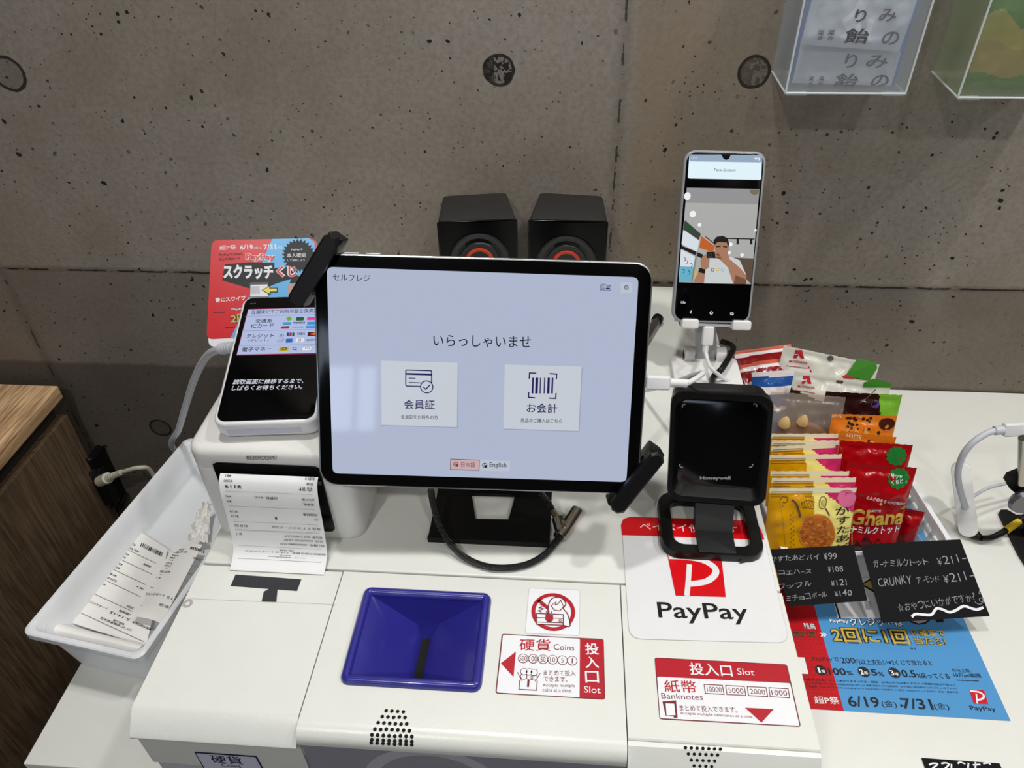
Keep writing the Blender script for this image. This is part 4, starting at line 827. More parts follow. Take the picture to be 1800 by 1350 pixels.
def clamp(pa, pb, wd, par):
    A, B = ab.q(pa), ab.q(pb); u = (B-A).normalized(); L = (B-A).length; Xc = XB @ frame((A.x, A.y, 0), (u.x, u.y, 0), (-u.y, u.x, 0))
    mb = MB(); pts = [(0, -wd*.20), (wd*.30, -wd*.5), (L-wd*.30, -wd*.5), (L, -wd*.20), (L, wd*.20), (L-wd*.30, wd*.5), (wd*.30, wd*.5), (0, wd*.20)]
    def R_(ins, z): return [((x-L/2)*(1-ins*2/L)+L/2, y*(1-2*ins/wd), z) for x, y in pts]
    mb.rings([R_(0, .0012), R_(0, .0072), R_(.0016, .0092)], X=Xc)
    o = mb.build('clamp_bar', BLKR, par, ang=20); mb = MB()
    for x0, x1 in ((.0, .0105), (L-.0105, L)): mb.box(x0, x1, -wd*.46, wd*.46, -.016, .0015, X=Xc, b=.001)
    mb.box(0, L, -wd*.4, wd*.4, -.016, -.0075, X=Xc); mb.build('clamp_leg', BLKR, par)
    M0 = (A+B)/2; d0 = M0.normalized(); Xd = XB @ frame((0, 0, 0), (d0.x, d0.y, 0), (-d0.y, d0.x, 0)); MB().box(.02, M0.length, -.008, .008, -.0135, -.0075, X=Xd).build('clamp_arm', BLKM, par)
clamp((592, 414), (521, 534), .0115, t); clamp((1158, 792), (1078, 893), .0115, t)
# usb cable plugged into the tablet's right edge
c0 = RY(1139, 673, -.325); ur = XB.col[0].to_3d(); c0 = XB @ Vector((BW/2+.0003, ab.q((1143, 673)).y, -.0032)); c1 = c0+ur*.0165; c2 = c0+ur*.0285+Vector((0, .0, -.0004))
XC = frame(c0, (0, .95, .3), ur.cross(Vector((0, .95, .3)))); 
t = thing('tablet_charging_cable', 'white charging cable plugged into the right edge of the tablet', 'cable', c0)
qf = XB.copy(); qf.translation = c0
MB().slab(.0165, .0098, .0016, -.0046, .0046, .0015, X=qf @ T((.0083, 0, 0))).build('plug', CABLEW, t)
MB().cyl(c1, c2, .0030, n=14).build('strain_relief', CABLEW, t)
MB().tube([c2, c2+Vector((.010, .012, -.003)), c2+Vector((.014, .035, -.018)), Vector((.080, -.235, ZT+.03)), Vector((.070, -.200, ZT+.0026)), Vector((.040, -.16, ZT+.0024)), Vector((.02, -.11, ZT+.0024))], .0019).build('cable', CABLEW, t)
rb = [RZ(1139, 655, ZT+.012), RZ(1150, 642, ZT+.016), RZ(1186, 640, ZT+.014), RZ(1203, 652, ZT+.010), RZ(1198, 668, ZT+.005), RZ(1165, 676, ZT+.004)]
# loose cable coil and audio plug behind the tablet
t2 = MB().tube([Vector((.03+.046*cos(x), -.082+.040*sin(x), ZT+.0022+.0004*x)) for x in [k*.4 for k in range(-4, 17)]], .0022, sm=4); tag(t2.build('coiled_cable', CABLEW, loc=(.03, -.08, ZT)), 'loose white cable coiled on the cash machine between tablet and phone', 'cable')
pa, pb = RZ(1138, 590, ZT+.006), RZ(1156, 561, ZT+.006)
t = thing('audio_plug', 'black and grey cable plug lying behind the right edge of the tablet', 'plug', pa)
d = (pb-pa).normalized(); o6 = Vector((0, 0, 0)); MB().cyl(pa-d*.016, pb-d*.004, .0045, n=14, bev=.0008).build('metal_sleeve', M('gunmetal', (120, 120, 122), .3, metal=.8), t); MB().cyl(pb-d*.006, pb+d*.004, .006, n=14, bev=.002).build('tip', BLK, t)
# ================================================================ security cable with its lock
zc = ZT+.003
cp = [RZ(757, 860, ZT+.04), RZ(762, 888, ZT+.028), RZ(774, 925, ZT+.016), RZ(797, 962, ZT+.008), RZ(830, 987, zc), RZ(872, 998, zc), RZ(920, 994, zc), RZ(955, 977, zc+.001), RZ(976, 955, zc+.003), RZ(990, 938, zc+.006)]
t = thing('security_cable', 'black braided security cable looping in front of the tablet stand', 'cable', RZ(872, 998, ZT))
def braid():
    m = bpy.data.materials.new('braided_black_cable'); m.use_nodes = True; nt = m.node_tree; b = nt.nodes['Principled BSDF']; b.inputs['Base Color'].default_value = (.012, .012, .013, 1); b.inputs['Roughness'].default_value = .22
    w_ = nt.nodes.new('ShaderNodeTexWave'); w_.inputs['Scale'].default_value = 260; w_.bands_direction = 'DIAGONAL'; w_.inputs['Distortion'].default_value = 2
    tc = nt.nodes.new('ShaderNodeTexCoord'); nt.links.new(tc.outputs['Object'], w_.inputs[0]); bp = nt.nodes.new('ShaderNodeBump'); bp.inputs['Strength'].default_value = .8; bp.inputs['Distance'].default_value = .001
    nt.links.new(w_.outputs[1], bp.inputs['Height']); nt.links.new(bp.outputs[0], b.inputs['Normal']); return m
BRAID = braid()
MB().tube(cp, .0026, n=12, sm=10).build('cable', BRAID, t)
la, lb = RZ(983, 945, ZT+.0065), RZ(1015, 897, ZT+.0065)
lk = MB().cyl(la, lb, .0052, n=24, bev=.0006).build('lock_cylinder', STEEL, t)
d = (lb-la).normalized(); MB().cyl(la+d*.007, la+d*.0085, .0056, n=24).build('collar', STEEL, lk)
sa, sb = RZ(990, 925, ZT+.010), RZ(971, 897, ZT+.014)
MB().cyl(sa, sb, .0036, n=16, bev=.0004, r2=.0026).build('ferrule', M('nickel_warm', (170, 156, 128), .3, metal=1), t)
nb = (lb-la).cross(sb-sa).normalized(); MB().cyl(la.lerp(lb, .15), sb.lerp(sa, .45), .0048, n=8).build('lock_body', STEEL, t)
MB().tube([sb, RZ(962, 880, ZT+.022), RZ(952, 868, ZT+.03), RZ(946, 845, ZT+.045)], .0024, n=10).build('cable_end', BRAID, t)
mb = MB()
for k in range(5): c_ = RZ(980, 950, ZT+.004)+Vector((.0016*cos(k*1.3), .0016*sin(k*1.3), .002)); mb.cyl(c_, c_-d*.006+Vector((.001*cos(k*1.3), .001*sin(k*1.3), .0005)), .0007, n=6)
mb.build('lock_pins', M('gunmetal', 0), t)
# ================================================================ two desktop speakers
def speaker(px4, cpx, label):
    zt = .262; P = [RZ(x, y, zt) for x, y in px4]                   # front left, front right, back right, back left
    c = sum(P, Vector())/4; t = thing('desktop_speaker', label, 'speaker', (c.x, c.y, ZT), 'black speakers behind the tablet')
    fwd = (P[0]+P[1])/2; u = (P[1]-P[0]).normalized(); yb = min(-.004, (P[2].y+P[3].y)/2)
    top_ = [Vector(p) for p in P]; low = [Vector((p.x, p.y, ZT)) for p in P]
    def inset(pts, e, z):
        m_ = sum(pts, Vector())/4; return [Vector((m_.x+(p.x-m_.x)*(1-e), m_.y+(p.y-m_.y)*(1-e), z)) for p in pts]
    def rnd_(pts, r, z):
        a_ = Art(I4, px=False); q_ = a_.rnd([Vector((p.x, p.y)) for p in pts], r, 4); return [Vector((p.x, p.y, z)) for p in q_]
    MB().rings([rnd_(P, .004, ZT), rnd_(P, .004, zt-.004), rnd_(inset(P, .03, 0), .004, zt-.001), rnd_(inset(P, .08, 0), .004, zt)]).build('cabinet', M('speaker_vinyl', (38, 36, 35), .55, bump=.25, bscale=600), t, ang=50)
    hgt = zt-ZT; wd = (P[1]-P[0]).length; XF = frame(((P[0]+P[1])/2).lerp(Vector(((P[0].x+P[1].x)/2, (P[0].y+P[1].y)/2, ZT)), .5), u, (0, 0, 1))
    MB().grid(lambda i, j: XF @ Vector(((i-.5)*(wd+.0005), (j-.5)*(hgt-.001), .001+.0035*(1-(2*i-1)**2)*.8)), 16, 2).build('baffle', M('speaker_baffle', (5, 5, 6), .25, spec=.2), t, ang=80)
    MB().slab(wd, hgt, .003, -.002, .0012, .0005, X=XF).build('front_rim', BLKG, t)
    cz_ = RY(cpx[0], cpx[1], P[0].y); XC = XF @ T((XF.inverted() @ cz_).xy.to_3d()) @ T((0, 0, .0035))
    MB().lathe([(.0315, 0), (.0315, .0018), (.030, .0026), (.028, .0014), (.0225, -.001), (.0205, .0012), (.0180, .0006)], X=XC, n=48).build('surround', M('rubber_surround', (26, 26, 27), .38), t, ang=50)
    MB().lathe([(.0182, .0005), (.015, -.0012), (.0125, -.002)], X=XC, n=48).build('cone', BLK, t)
    MB().lathe([(.0148, -.0012), (.0148, .0012), (.0138, .0017), (.0112, .0012), (.0108, -.001)], X=XC, n=48).build('ring', M('orange_red_plastic', (214, 62, 36), .35), t)['label'] = 'orange red ring round the driver'
    MB().lathe([(.0108, -.0008), (.006, -.0002), (.0001, .0012)], X=XC, n=32).build('dust_cap', BLKG, t)
speaker([(768, 390), (909, 385), (891, 337), (778, 343)], (843, 459), 'left one of the two black desktop speakers with orange rings')
speaker([(928, 386), (1069, 389), (1060, 343), (948, 337)], (996, 459), 'right one of the two black desktop speakers with orange rings')
# ================================================================ phone on its stand
XP = frame((.1394, -.1262, .2696), (.9992, .0303, -.0279), (.0123, .4267, .9043)); PW, PH = .0743, .158
t = thing('smartphone', 'smartphone in a clear case showing a camera view, on a white phone stand', 'phone', XP)
MB().slab(PW, PH, .0105, -.0095, .0004, .0012, X=XP, bb=.002).build('case', M('clear_case', (150, 152, 156), .25), t)['label'] = 'greyish clear case'
MB().slab(PW-.0042, PH-.0042, .0088, -.002, .0009, .0004, X=XP).build('glass', BLKG, t)['label'] = 'black glass front'
a = Art(XP, 3.857, 1170, 250, base=.0011)
EMW, EMS = EM('phone_white', (222, 240, 248), 1.0), EM('phone_status', (150, 172, 196), .9)
a.poly([(160, 84), (652, 88), (645, 256), (148, 246)], EMW, 0, r=16); a.poly([(162, 84), (652, 88), (650, 138), (158, 130)], EMS, 1, r=14)
a.poly([(374, 82), (440, 84), (428, 112), (408, 122), (390, 112)], SK, 2); a.circ((406, 98), 11, M('lens_dark', 0), 3)
a.text('Face-System', (326, 204), (470, 206), 26, UIB, 2); a.text('15:15', (174, 114), (212, 116), 14, SWH, 2); a.poly([(597, 106), (622, 106), (610, 124)], SWH, 2); a.poly([(626, 106), (636, 106), (636, 124), (626, 124)], SWH, 2)
CE = [EM('cam_%d' % i, c, .9) for i, c in enumerate(((176, 176, 174), (150, 150, 152), (246, 248, 250), (60, 62, 60), (26, 80, 40), (196, 98, 36), (222, 230, 236), (104, 180, 206), (18, 18, 18), (172, 124, 98), (120, 80, 58), (206, 212, 212), (226, 180, 60), (92, 76, 62), (120, 112, 84)))]
a.poly([(142, 308), (634, 318), (578, 962), (88, 948)], CE[0], 0)
a.poly([(142, 308), (634, 318), (625, 420), (134, 410)], CE[1], 1); a.poly([(568, 322), (632, 322), (628, 348), (600, 360), (570, 344)], CE[14], 2)
a.circ((146, 366), 22, CE[2], 2, asp=1.2); a.circ((182, 487), 22, CE[2], 2); a.circ((228, 560), 13, CE[2], 2); a.circ((607, 597), 8, CE[2], 2); a.circ((438, 692), 14, CE[2], 2); a.circ((428, 748), 12, CE[2], 2); a.circ((516, 764), 12, CE[2], 2)
a.poly([(128, 528), (238, 622), (222, 664), (118, 596)], CE[3], 2); a.poly([(140, 545), (190, 585), (182, 612), (134, 578)], CE[4], 3); a.poly([(118, 590), (226, 665), (212, 742), (106, 690)], CE[6], 2)
a.poly([(240, 636), (330, 704), (320, 745), (226, 716)], CE[5], 2); a.line([(268, 640), (330, 688)], 6, CE[8], 3)
a.poly([(106, 700), (250, 760), (250, 790), (100, 720)], CE[8], 3); a.poly([(102, 724), (205, 780), (180, 945), (88, 942)], CE[6], 2); a.poly([(98, 840), (190, 845), (180, 946), (88, 944)], CE[7], 3)
for x, y in ((120, 780), (135, 800), (112, 860), (150, 870), (165, 820)): a.line([(x, y), (x+14, y+8), (x+6, y+26)], 4, CE[8], 4, sm=3)
a.line([(210, 740), (175, 946)], 12, EM('cam_frame', (130, 136, 140), .9), 4); a.poly([(198, 870), (216, 860), (200, 905), (184, 925)], CE[12], 4)
a.line([(420, 652), (600, 656)], 7, CE[8], 3); 
for x in (486, 577): a.poly([(x-8, 656), (x+8, 656), (x+8, 692), (x-8, 692)], CE[8], 3)
a.poly([(430, 780), (592, 788), (578, 962), (520, 900)], CE[13], 2)
a.poly([(300, 780), (440, 775), (500, 800), (540, 890), (545, 960), (255, 955), (262, 850)], CE[11], 4)
for i, (x, y) in enumerate(((316, 864), (350, 862), (384, 862))): a.ring((x, y), 10, 4, (CE[4], CE[12], CE[7])[i], 5)
a.poly([(330, 690), (350, 665), (400, 662), (426, 690), (424, 740), (395, 768), (355, 766), (332, 730)], CE[9], 5); a.poly([(325, 700), (322, 665), (345, 640), (385, 634), (418, 650), (428, 690), (420, 712), (412, 680), (350, 676)], CE[8], 6)
a.line([(340, 708), (370, 706)], 7, CE[8], 6); a.line([(386, 706), (414, 710)], 7, CE[8], 6)
a.poly([(275, 742), (350, 742), (350, 786), (275, 784)], CE[8], 7, r=5); a.ring((298, 764), 12, 4, CE[3], 8)
a.poly([(250, 770), (276, 755), (296, 790), (290, 850), (268, 862), (258, 952), (184, 948), (236, 850), (234, 800)], CE[9], 6); a.poly([(225, 850), (268, 862), (262, 890), (218, 880)], CE[8], 7)
a.poly([(330, 745), (360, 735), (420, 745), (428, 790), (500, 850), (545, 905), (540, 960), (455, 960), (420, 850), (370, 800), (335, 780)], CE[9], 8); a.poly([(330, 760), (352, 752), (372, 766), (352, 772)], CE[10], 9); a.poly([(335, 778), (360, 772), (380, 786), (352, 790)], CE[10], 9); a.poly([(470, 900), (545, 930), (540, 960), (458, 960)], CE[10], 9)
a.text('1.0x', (102, 1092), (134, 1093), 16, SWH, 2, .02); a.line([(175, 1140), (165, 1150), (174, 1160)], 5, SWH, 2); a.ring((308, 1156), 9, 5, SWH, 2); a.poly([(436, 1152), (459, 1154), (458, 1172), (436, 1170)], SWH, 2, r=4); a.circ((447, 1162), 4, SK, 3)
a.build('screen_image', t)
# phone stand
XQ = XP
t = thing('phone_stand', 'white folding phone stand with two hooks under the phone', 'stand', RZ(1238, 655, ZT))
b4 = [RZ(1184, 676, ZT), RZ(1292, 672, ZT)]; yb0 = RZ(1240, 700, ZT).y; yb1 = RZ(1240, 634, ZT).y
MB().slab(.066, yb1-yb0, .008, 0, .006, .0015, X=T(((RZ(1186, 650, ZT).x+RZ(1290, 650, ZT).x)/2, (yb0+yb1)/2, ZT))).build('base', WPL, t)
kn0, kn1 = RY(1202, 622, yb1+.004), RY(1273, 626, yb1+.004)
yk = yb1-.002; kz = RY(1240, 622, yk).z
for xa_, xb_ in ((1202, 1220), (1257, 1275)):
    A, B = RY(xa_, 624, yk), RY(xb_, 624, yk); MB().cyl((A.x, yk, kz), (B.x, yk, kz), .0075, n=20, bev=.0006).box(A.x, B.x, yk-.0075, yk+.0075, ZT+.004, kz).build('hinge_knuckle', WPL, t)
xc_ = (RY(1224, 620, yk).x+RY(1262, 620, yk).x)/2
lo = Vector((xc_, yk, kz)); hi = XP @ Vector((-.004, -PH/2+.012, -.013))
MB().hull([lo+Vector(p) for p in ((-.0105, -.003, -.004), (.0105, -.003, -.004), (.0105, .003, -.002), (-.0105, .003, -.002))], [hi+Vector(p) for p in ((-.0105, -.002, 0), (.0105, -.002, 0), (.0105, .003, 0), (-.0105, .003, 0))]).build('arm', M('light_grey_plastic', 0), t)
MB().box(-.033, .033, -PH/2-.0015, -PH/2+.05, -.0125, -.0098, X=XP, b=.001).build('cradle', WPL, t)
ap = Art(XP)
for (x0, x1) in ((1197, 1227), (1286, 1319)):
    u0, u1 = ap.q((x0, 570)).x, ap.q((x1, 572)).x; yv = -PH/2
    mb = MB().slab(u1-u0, .0095, .0025, -.012, .0045, .0015, X=XP @ T(((u0+u1)/2, yv-.0012, 0))); mb.build('hook', WPL, t)
MB().box(ap.q((1197, 570)).x, ap.q((1319, 572)).x, -PH/2-.0035, -PH/2-.0008, -.0125, -.001, X=XP).build('ledge', M('light_grey_plastic', 0), t)
# charging cable of the phone
k0 = XP @ Vector((ap.q((1247, 574)).x, -PH/2-.0045, -.004)); dv = -XP.col[1].to_3d()
t = thing('phone_charging_cable', 'white charging cable hanging from the bottom of the phone', 'cable', k0)
XK = frame(k0, XP.col[0].to_3d(), XP.col[1].to_3d())
MB().slab(.0105, .019, .0018, -.0035, .0035, .0015, X=XK @ T((0, -.0085, .001))).build('plug', CABLEW, t)
MB().cyl(XK @ Vector((-.001, -.0175, .001)), XK @ Vector((-.0012, -.0245, .001)), .0033, n=14, r2=.0028).build('strain_relief', CABLEW, t)
e0 = XK @ Vector((-.0012, -.024, .001)); ye = e0.y
MB().tube([e0, RY(1241, 622, ye-.012), RY(1246, 640, ye-.020), RY(1256, 653, ye-.024), RZ(1274, 666, ZT+.009), RZ(1292, 676, ZT+.0026), RZ(1300, 690, ZT+.0026), Vector((.158, -.22, ZT+.0022))], .0019).build('cable', CABLEW, t)
# ================================================================ barcode scanner on its ring base
XH = frame((.1157, -.3566, .2160), (.9873, -.1337, .0858), (-.0323, .3596, .9326)); SW_, SH_ = .0725, .0885
t = thing('barcode_scanner', 'black box shaped barcode scanner on a ring base above the large logo sticker', 'scanner', RZ(1245, 950, ZT)); SCN = t
MB().slab(SW_-.003, SH_-.003, .010, -.034, -.0066, .001, X=XH @ T((-.001, 0, 0)), bb=.006).build('head', M('scanner_black', (10, 10, 10), .45, spec=.35, bump=.08, bscale=900), t)
mb = MB(); ro_, ri_ = rr(SW_, SH_, .0105, 8), rr(SW_-.009, SH_-.012, .008, 8)
def zr_(pts, z, k=1): return [(x*k, y*k, z) for x, y in pts]
mb.rings([zr_(ro_, -.009), zr_(ro_, -.0012), zr_(ro_, 0, .985), zr_(ri_, -.0002, 1.03), zr_(ri_, -.0012), [(x*.93, (y+.0015)*.90+.0008, -.0055) for x, y in ri_]], X=XH, cap=False); mb.build('front_frame', M('scanner_frame', (8, 8, 8), .33, spec=.35), t, ang=30)
MB().slab(SW_-.013, SH_-.019, .005, -.0068, -.0056, .0001, X=XH @ T((0, .002, 0))).build('window', BLKG, t)['label'] = 'glossy black scan window'
ah = Art(XH, 3.648, 1150, 640, base=-.0054); MK = M('mark_grey', (150, 150, 150), .4)
for p in ([(178, 292), (180, 276), (202, 270)], [(636, 268), (660, 272), (664, 290)], [(160, 658), (164, 676), (186, 684)], [(638, 656), (632, 676), (610, 684)]):
    ah = Art(XH, 3.648, 1150, 640, base=-.0053); ah.line(p, 6, MK, 0, r=12); ah.build('corner_mark', t)
ah = Art(XH, 3.648, 1150, 640, base=-.0053); ah.text('Honeywell', (294, 766), (492, 766), 28, MK, 0, .03); ah.build('brand_lettering', t)
MB().box(-.010, .013, SH_/2-.0024, SH_/2-.0012, -.027, -.012, X=XH).build('top_patch', DGREY, t)
# base ring: a rounded rectangular loop on the machine top
rl_, rr_2, rf, rbk = RZ(1160, 930, ZT+.004).x, RZ(1334, 930, ZT+.004).x, RZ(1250, 986, ZT).y, RZ(1250, 868, ZT+.006).y
cR = Vector(((rl_+rr_2)/2, (rf+rbk)/2, ZT)); wR, hR = rr_2-rl_, rbk-rf
mb = MB(); o_ = rr(wR, hR, .014, 8); i2 = rr(wR-.019, hR-.019, .008, 8)
def rz_(pts, z, k=1): return [(x*k, y*k, z) for x, y in pts]
mb.rings([rz_(o_, 0), rz_(o_, .0055), rz_(o_, .0072, .985), rz_(i2, .0072, 1.02), rz_(i2, .0062), rz_(i2, 0)], X=T(cR), cap=False, loop=True); mb.build('base_ring', M('scanner_frame', 0), t, ang=30)
f0, f1 = RZ(1228, 972, ZT+.007), RZ(1294, 972, ZT+.007); bpt = RZ(1250, 935, ZT+.007).y
MB().box(f0.x, f1.x, f0.y, bpt, ZT+.0065, ZT+.0085, b=.0004).build('foot_plate', DGREY, t)
hb = XH @ Vector((0, -SH_/2+.012, -.02)); u = XH.col[0].to_3d()
MB().hull([Vector((f0.x, bpt-.001, ZT+.006)), Vector((f1.x, bpt-.001, ZT+.006)), Vector((f1.x, bpt+.012, ZT+.006)), Vector((f0.x, bpt+.012, ZT+.006))], [hb-u*.0150+Vector((0, -.004, 0)), hb+u*.0150+Vector((0, -.004, 0)), hb+u*.0150+Vector((0, .010, .004)), hb-u*.0150+Vector((0, .010, .004))]).build('neck', M('scanner_black', 0), t)
MB().cyl(hb-u*.018-XH.col[1].to_3d()*.010, hb+u*.018-XH.col[1].to_3d()*.010, .0058, n=18, bev=.0005).build('hinge', DGREY, t)
tp = [RZ(1318, 978, ZT), RZ(1336, 977, ZT), RZ(1333, 984, ZT), RZ(1300, 992, ZT)]
MB().hull([Vector((p.x, p.y, ZT+.0006)) for p in tp][::-1], [Vector((p.x, p.y+.001, ZT+.0030)) for p in tp][::-1]).build('tape', TAPEK, t)['label'] = 'scrap of dark tape at the front of the base'
sc0 = XH @ Vector((.0, .012, -.034))
o = MB().tube([sc0, sc0+Vector((.0, .02, -.01)), RZ(1252, 668, ZT+.012), RZ(1269, 648, ZT+.016), RZ(1284, 624, ZT+.014), RZ(1289, 613, ZT+.010), RZ(1284, 606, ZT+.004), RZ(1268, 600, ZT+.003)], .0030, sm=8).build('scanner_cable', BLKR, loc=sc0); tag(o, 'black scanner cable running up past the phone stand', 'cable')
# ================================================================ snack basket and packs
BZ = .044; q0, q1 = RZ(1672, 947, BZ), RZ(1610, 850, BZ); ud_ = (q1-q0).normalized(); uu = Vector((ud_.y, -ud_.x, 0))
bL = .225; bWd = .162; oc = q0+ud_*(bL/2-.014)-uu*(bWd/2); oc.z = 0; XK_ = frame(oc, uu, ud_)
BASK = frosted('clear_basket_plastic', (226, 230, 236), .5, .10, clear=.7)
t = thing('snack_basket', 'low translucent plastic basket full of snack packs right of the cash machine', 'basket', XK_)
def bk(ins): return rr(bWd-2*ins, bL-2*ins, .014, 6)
MB().rings([[(x, y, .0006) for x, y in bk(.006)], [(x, y, .0020) for x, y in bk(.006)]], X=XK_).build('basket_floor', BASK, t)
mb = MB(); mb.rings([[(x, y, BZ-.004) for x, y in bk(.0005)], [(x, y, BZ) for x, y in bk(0)], [(x, y, BZ) for x, y in bk(.0045)], [(x, y, BZ-.004) for x, y in bk(.0050)]], X=XK_, loop=True, cap=False); mb.build('rim', M('basket_rim', (232, 234, 238), .3), t)
def wallpt(s, z):                                                   # s along the side, 0..1 bottom to top
    return z
mb = MB()
def quadw(a_, b_, z0, z1, th=.0012):
    def pt(p, z): k = (BZ-z)/BZ; i = .005*k+.001; return Vector((p[0]*(1-2*i/bWd), p[1]*(1-2*i/bL), z))
    A, B, C, D = pt(a_, z0), pt(b_, z0), pt(b_, z1), pt(a_, z1); n = (B-A).cross(D-A).normalized()*th
    mb.rings([[XK_ @ p for p in (A, B, C, D)], [XK_ @ (p+n) for p in (A, B, C, D)]])
fr_ = (-bWd/2, -bL/2), (bWd/2, -bL/2); 
quadw(fr_[0], fr_[1], .002, BZ-.003); quadw((bWd/2, bL/2), (-bWd/2, bL/2), .002, BZ-.003)
for sx in (1, -1):
    y0, y1 = (-bL/2, bL/2); e0_, e1_ = ((sx*bWd/2, y0), (sx*bWd/2, y1)) if sx > 0 else ((sx*bWd/2, y1), (sx*bWd/2, y0))
    def lp(k): return (e0_[0], e0_[1]+(e1_[1]-e0_[1])*k)
    quadw(lp(0), lp(1), .002, .010); quadw(lp(0), lp(1), BZ-.014, BZ-.003); quadw(lp(0), lp(1), .022, .026)
    for k in range(15): quadw(lp(k/15), lp(k/15+.022), .010, BZ-.014)
mb.build('lattice_wall', BASK, t, flat=True)
FILM = {}
def FM(n, c, r=.22): return M('film_'+n, c, r, bump=.5, bscale=55, coat=.12, spec=.4)
PACKS = []
def pack(name, label, L, R, H, lean, th, mats, zone, art=None, cat='snack pack', group=None, crimp=.007, sc=3.375, ox=1250, oy=570, seed=0, zig=True, drop=0):
    L, R = Vector(L), Vector(R); ux = (R-L).normalized(); bk_ = Vector((-ux.y, ux.x, 0)).normalized(); uy = (Vector((0, 0, 1))*cos(radians(lean))+bk_*sin(radians(lean))); uy = (uy-ux*uy.dot(ux)).normalized()
    Wd = (R-L).length; X = frame(L-uy*H, ux, uy)
    H0 = H
    def fr2(u, v):
        a_, b_ = max(0, min(1, u/Wd)), max(0, min(1, v/H)); e = min(1, max(0, (H-v-crimp)/(.2*H)))
        d = th*(max(0, 4*a_*(1-a_))**.55)*(e**.7)*(min(1, b_*8+.25))
        w_ = .0022*noise.noise(Vector((u*55+seed*7, v*45, seed*3.1)))+.0012*noise.noise(Vector((u*130, v*110+seed, 4)))
        if v > H-crimp: w_ = .00035*sin((H-v)*2*pi/.0016)
        return max(0, d+w_*min(1, th/.004)*min(1, 4*a_*(1-a_)*3))
    nu, nv = 56, 60
    def fz(i, j, s):
        u, v = Wd*i, H*j
        if zig and j == 1: v -= .0007*(int(i*nu) % 2)
        if not zig: pass
        return X @ Vector((u, v, s*fr2(u, v)*(1 if s > 0 else .75)))
    mb = MB(); mb.grid(lambda i, j: fz(i, j, 1), nu, nv, zone=zone); mb.grid(lambda i, j: fz(i, j, -1)-X.col[2].to_3d()*.0002, 20, 20, zone=zone, flip=True)
    o = mb.build(name, mats, loc=(L+R)/2-uy*H/2, ang=70); tag(o, label, cat, group)
    if art:
        a = Art(X, sc, ox, oy, mp=lambda u, v, n: X @ Vector((u, v, fr2(u, v)+n+.0002)), base=.0002); art(a, Wd, H); 
        if a.v: a.build('print', o)
    return o
YE, CRM, PKP, YWH = FM('yellow', (208, 150, 6)), FM('cream', (238, 224, 130)), FM('pink', (206, 44, 104)), FM('pale', (238, 228, 196))
PIE, PIE2 = M('pie_brown', (184, 100, 26), .5), M('pie_light', (204, 132, 48), .5)
def zy(a_, b_):
    if b_ > .955: return 3
    if a_ > .60 and b_ > .965-(a_-.60)*.56: return 2
    return 0 if a_ < .50+.10*(1-b_) else 1
BRN = M('print_brown', (96, 66, 34), .5)
def ay(front):
    def f(a, Wd, H):
        a.px = False; U = lambda x, y: Vector((x*Wd, y*H))
        for y in (.965, .94, .915): a.luv([U(.02, y), U(.50, y)], .0004, BRN, 0)
        if not front: a.luv([U(.12, .76), U(.16, .82), U(.6, .80)], .0006, BRN, 1); a.luv([U(.05, .8), U(.12, .7)], .0005, BRN, 1); return
        a.px = True
        for k in range(26): a.circ((404+k*1.1, 1052+k*11), 2.6, BRN, 1, 6)
        a.line([(418, 1062), (442, 1330)], 3, BRN, 1); a.line([(426, 1062), (450, 1330)], 2, BRN, 1); a.line([(405, 1040), (428, 1020), (452, 1030), (440, 1052), (418, 1048)], 4, BRN, 1, sm=4)
        for j_, r in enumerate((1, .93)):
            a.blob(lambda t_, q_: (616+108*r*q_*cos(t_)*(1+.04*sin(3*t_)), 1218+112*r*q_*sin(t_)), (PIE2, PIE)[j_], 1+j_)
        for k in range(110):
            th_, r_ = random.uniform(0, 6.28), sqrt(random.random()); cx_, cy_ = 616+92*r_*cos(th_), 1218+96*r_*sin(th_); s_ = random.uniform(4, 12)
            a.poly([(cx_+s_*1.3*cos(q_), cy_+s_*.8*sin(q_)) for q_ in (0, 1, 2.1, 3, 4.2, 5.3)], random.choice((PIE2, M('pie_dark', (150, 78, 22), .5), PIE)), 3+k % 3)
        a.line([(474, 1034), (494, 1050), (510, 1090), (518, 1130)], 12, BRN, 1, sm=5); a.line([(480, 1030), (500, 1060)], 3, YE, 2)
        for k in range(5): a.line([(526+16*k, 1040+4*(k % 2)), (540+15*k, 1080-3*k)], 3, BRN, 1)
        a.line([(524, 1050), (560, 1036), (610, 1046)], 3, BRN, 1, sm=4); a.line([(530, 1072), (600, 1078)], 3, BRN, 1)
        P = [(655+22*cos(k*pi/8)-6*sin(k*pi/8), 1048+32*sin(k*pi/8)) for k in range(16)]; a.line(P, 4, BRN, 2, True); a.line([(668, 1078), (690, 1118)], 8, BRN, 2)
        for k in range(4): a.line([(642+9*k, 1026+3*k), (648+7*k, 1070)], 2, BRN, 2)
        for k, ch in enumerate('かすたあど'): a.text(ch, (728, 1120+53*k), (812, 1118+53*k), 44, PK, 3, .008)
        for k in range(12): a.line([(834, 1150+14*k), (834, 1158+14*k)], 6, GOLD, 2)
        for k in range(16): a.line([(476-(k % 2)*16, 1100+13*k), (480-(k % 2)*16, 1108+13*k)], 4, BRN, 2)
        a.puv([a.q((802+56*cos(k*pi/12)*(1+.05*cos(k*pi/1.5)), 1028+50*sin(k*pi/12))) for k in range(24)], M('pink_badge', (222, 110, 150), .4), 1); a.text('5', (786, 1042), (818, 1042), 46, M('pink_line', (190, 60, 110), .4), 2)
    return f
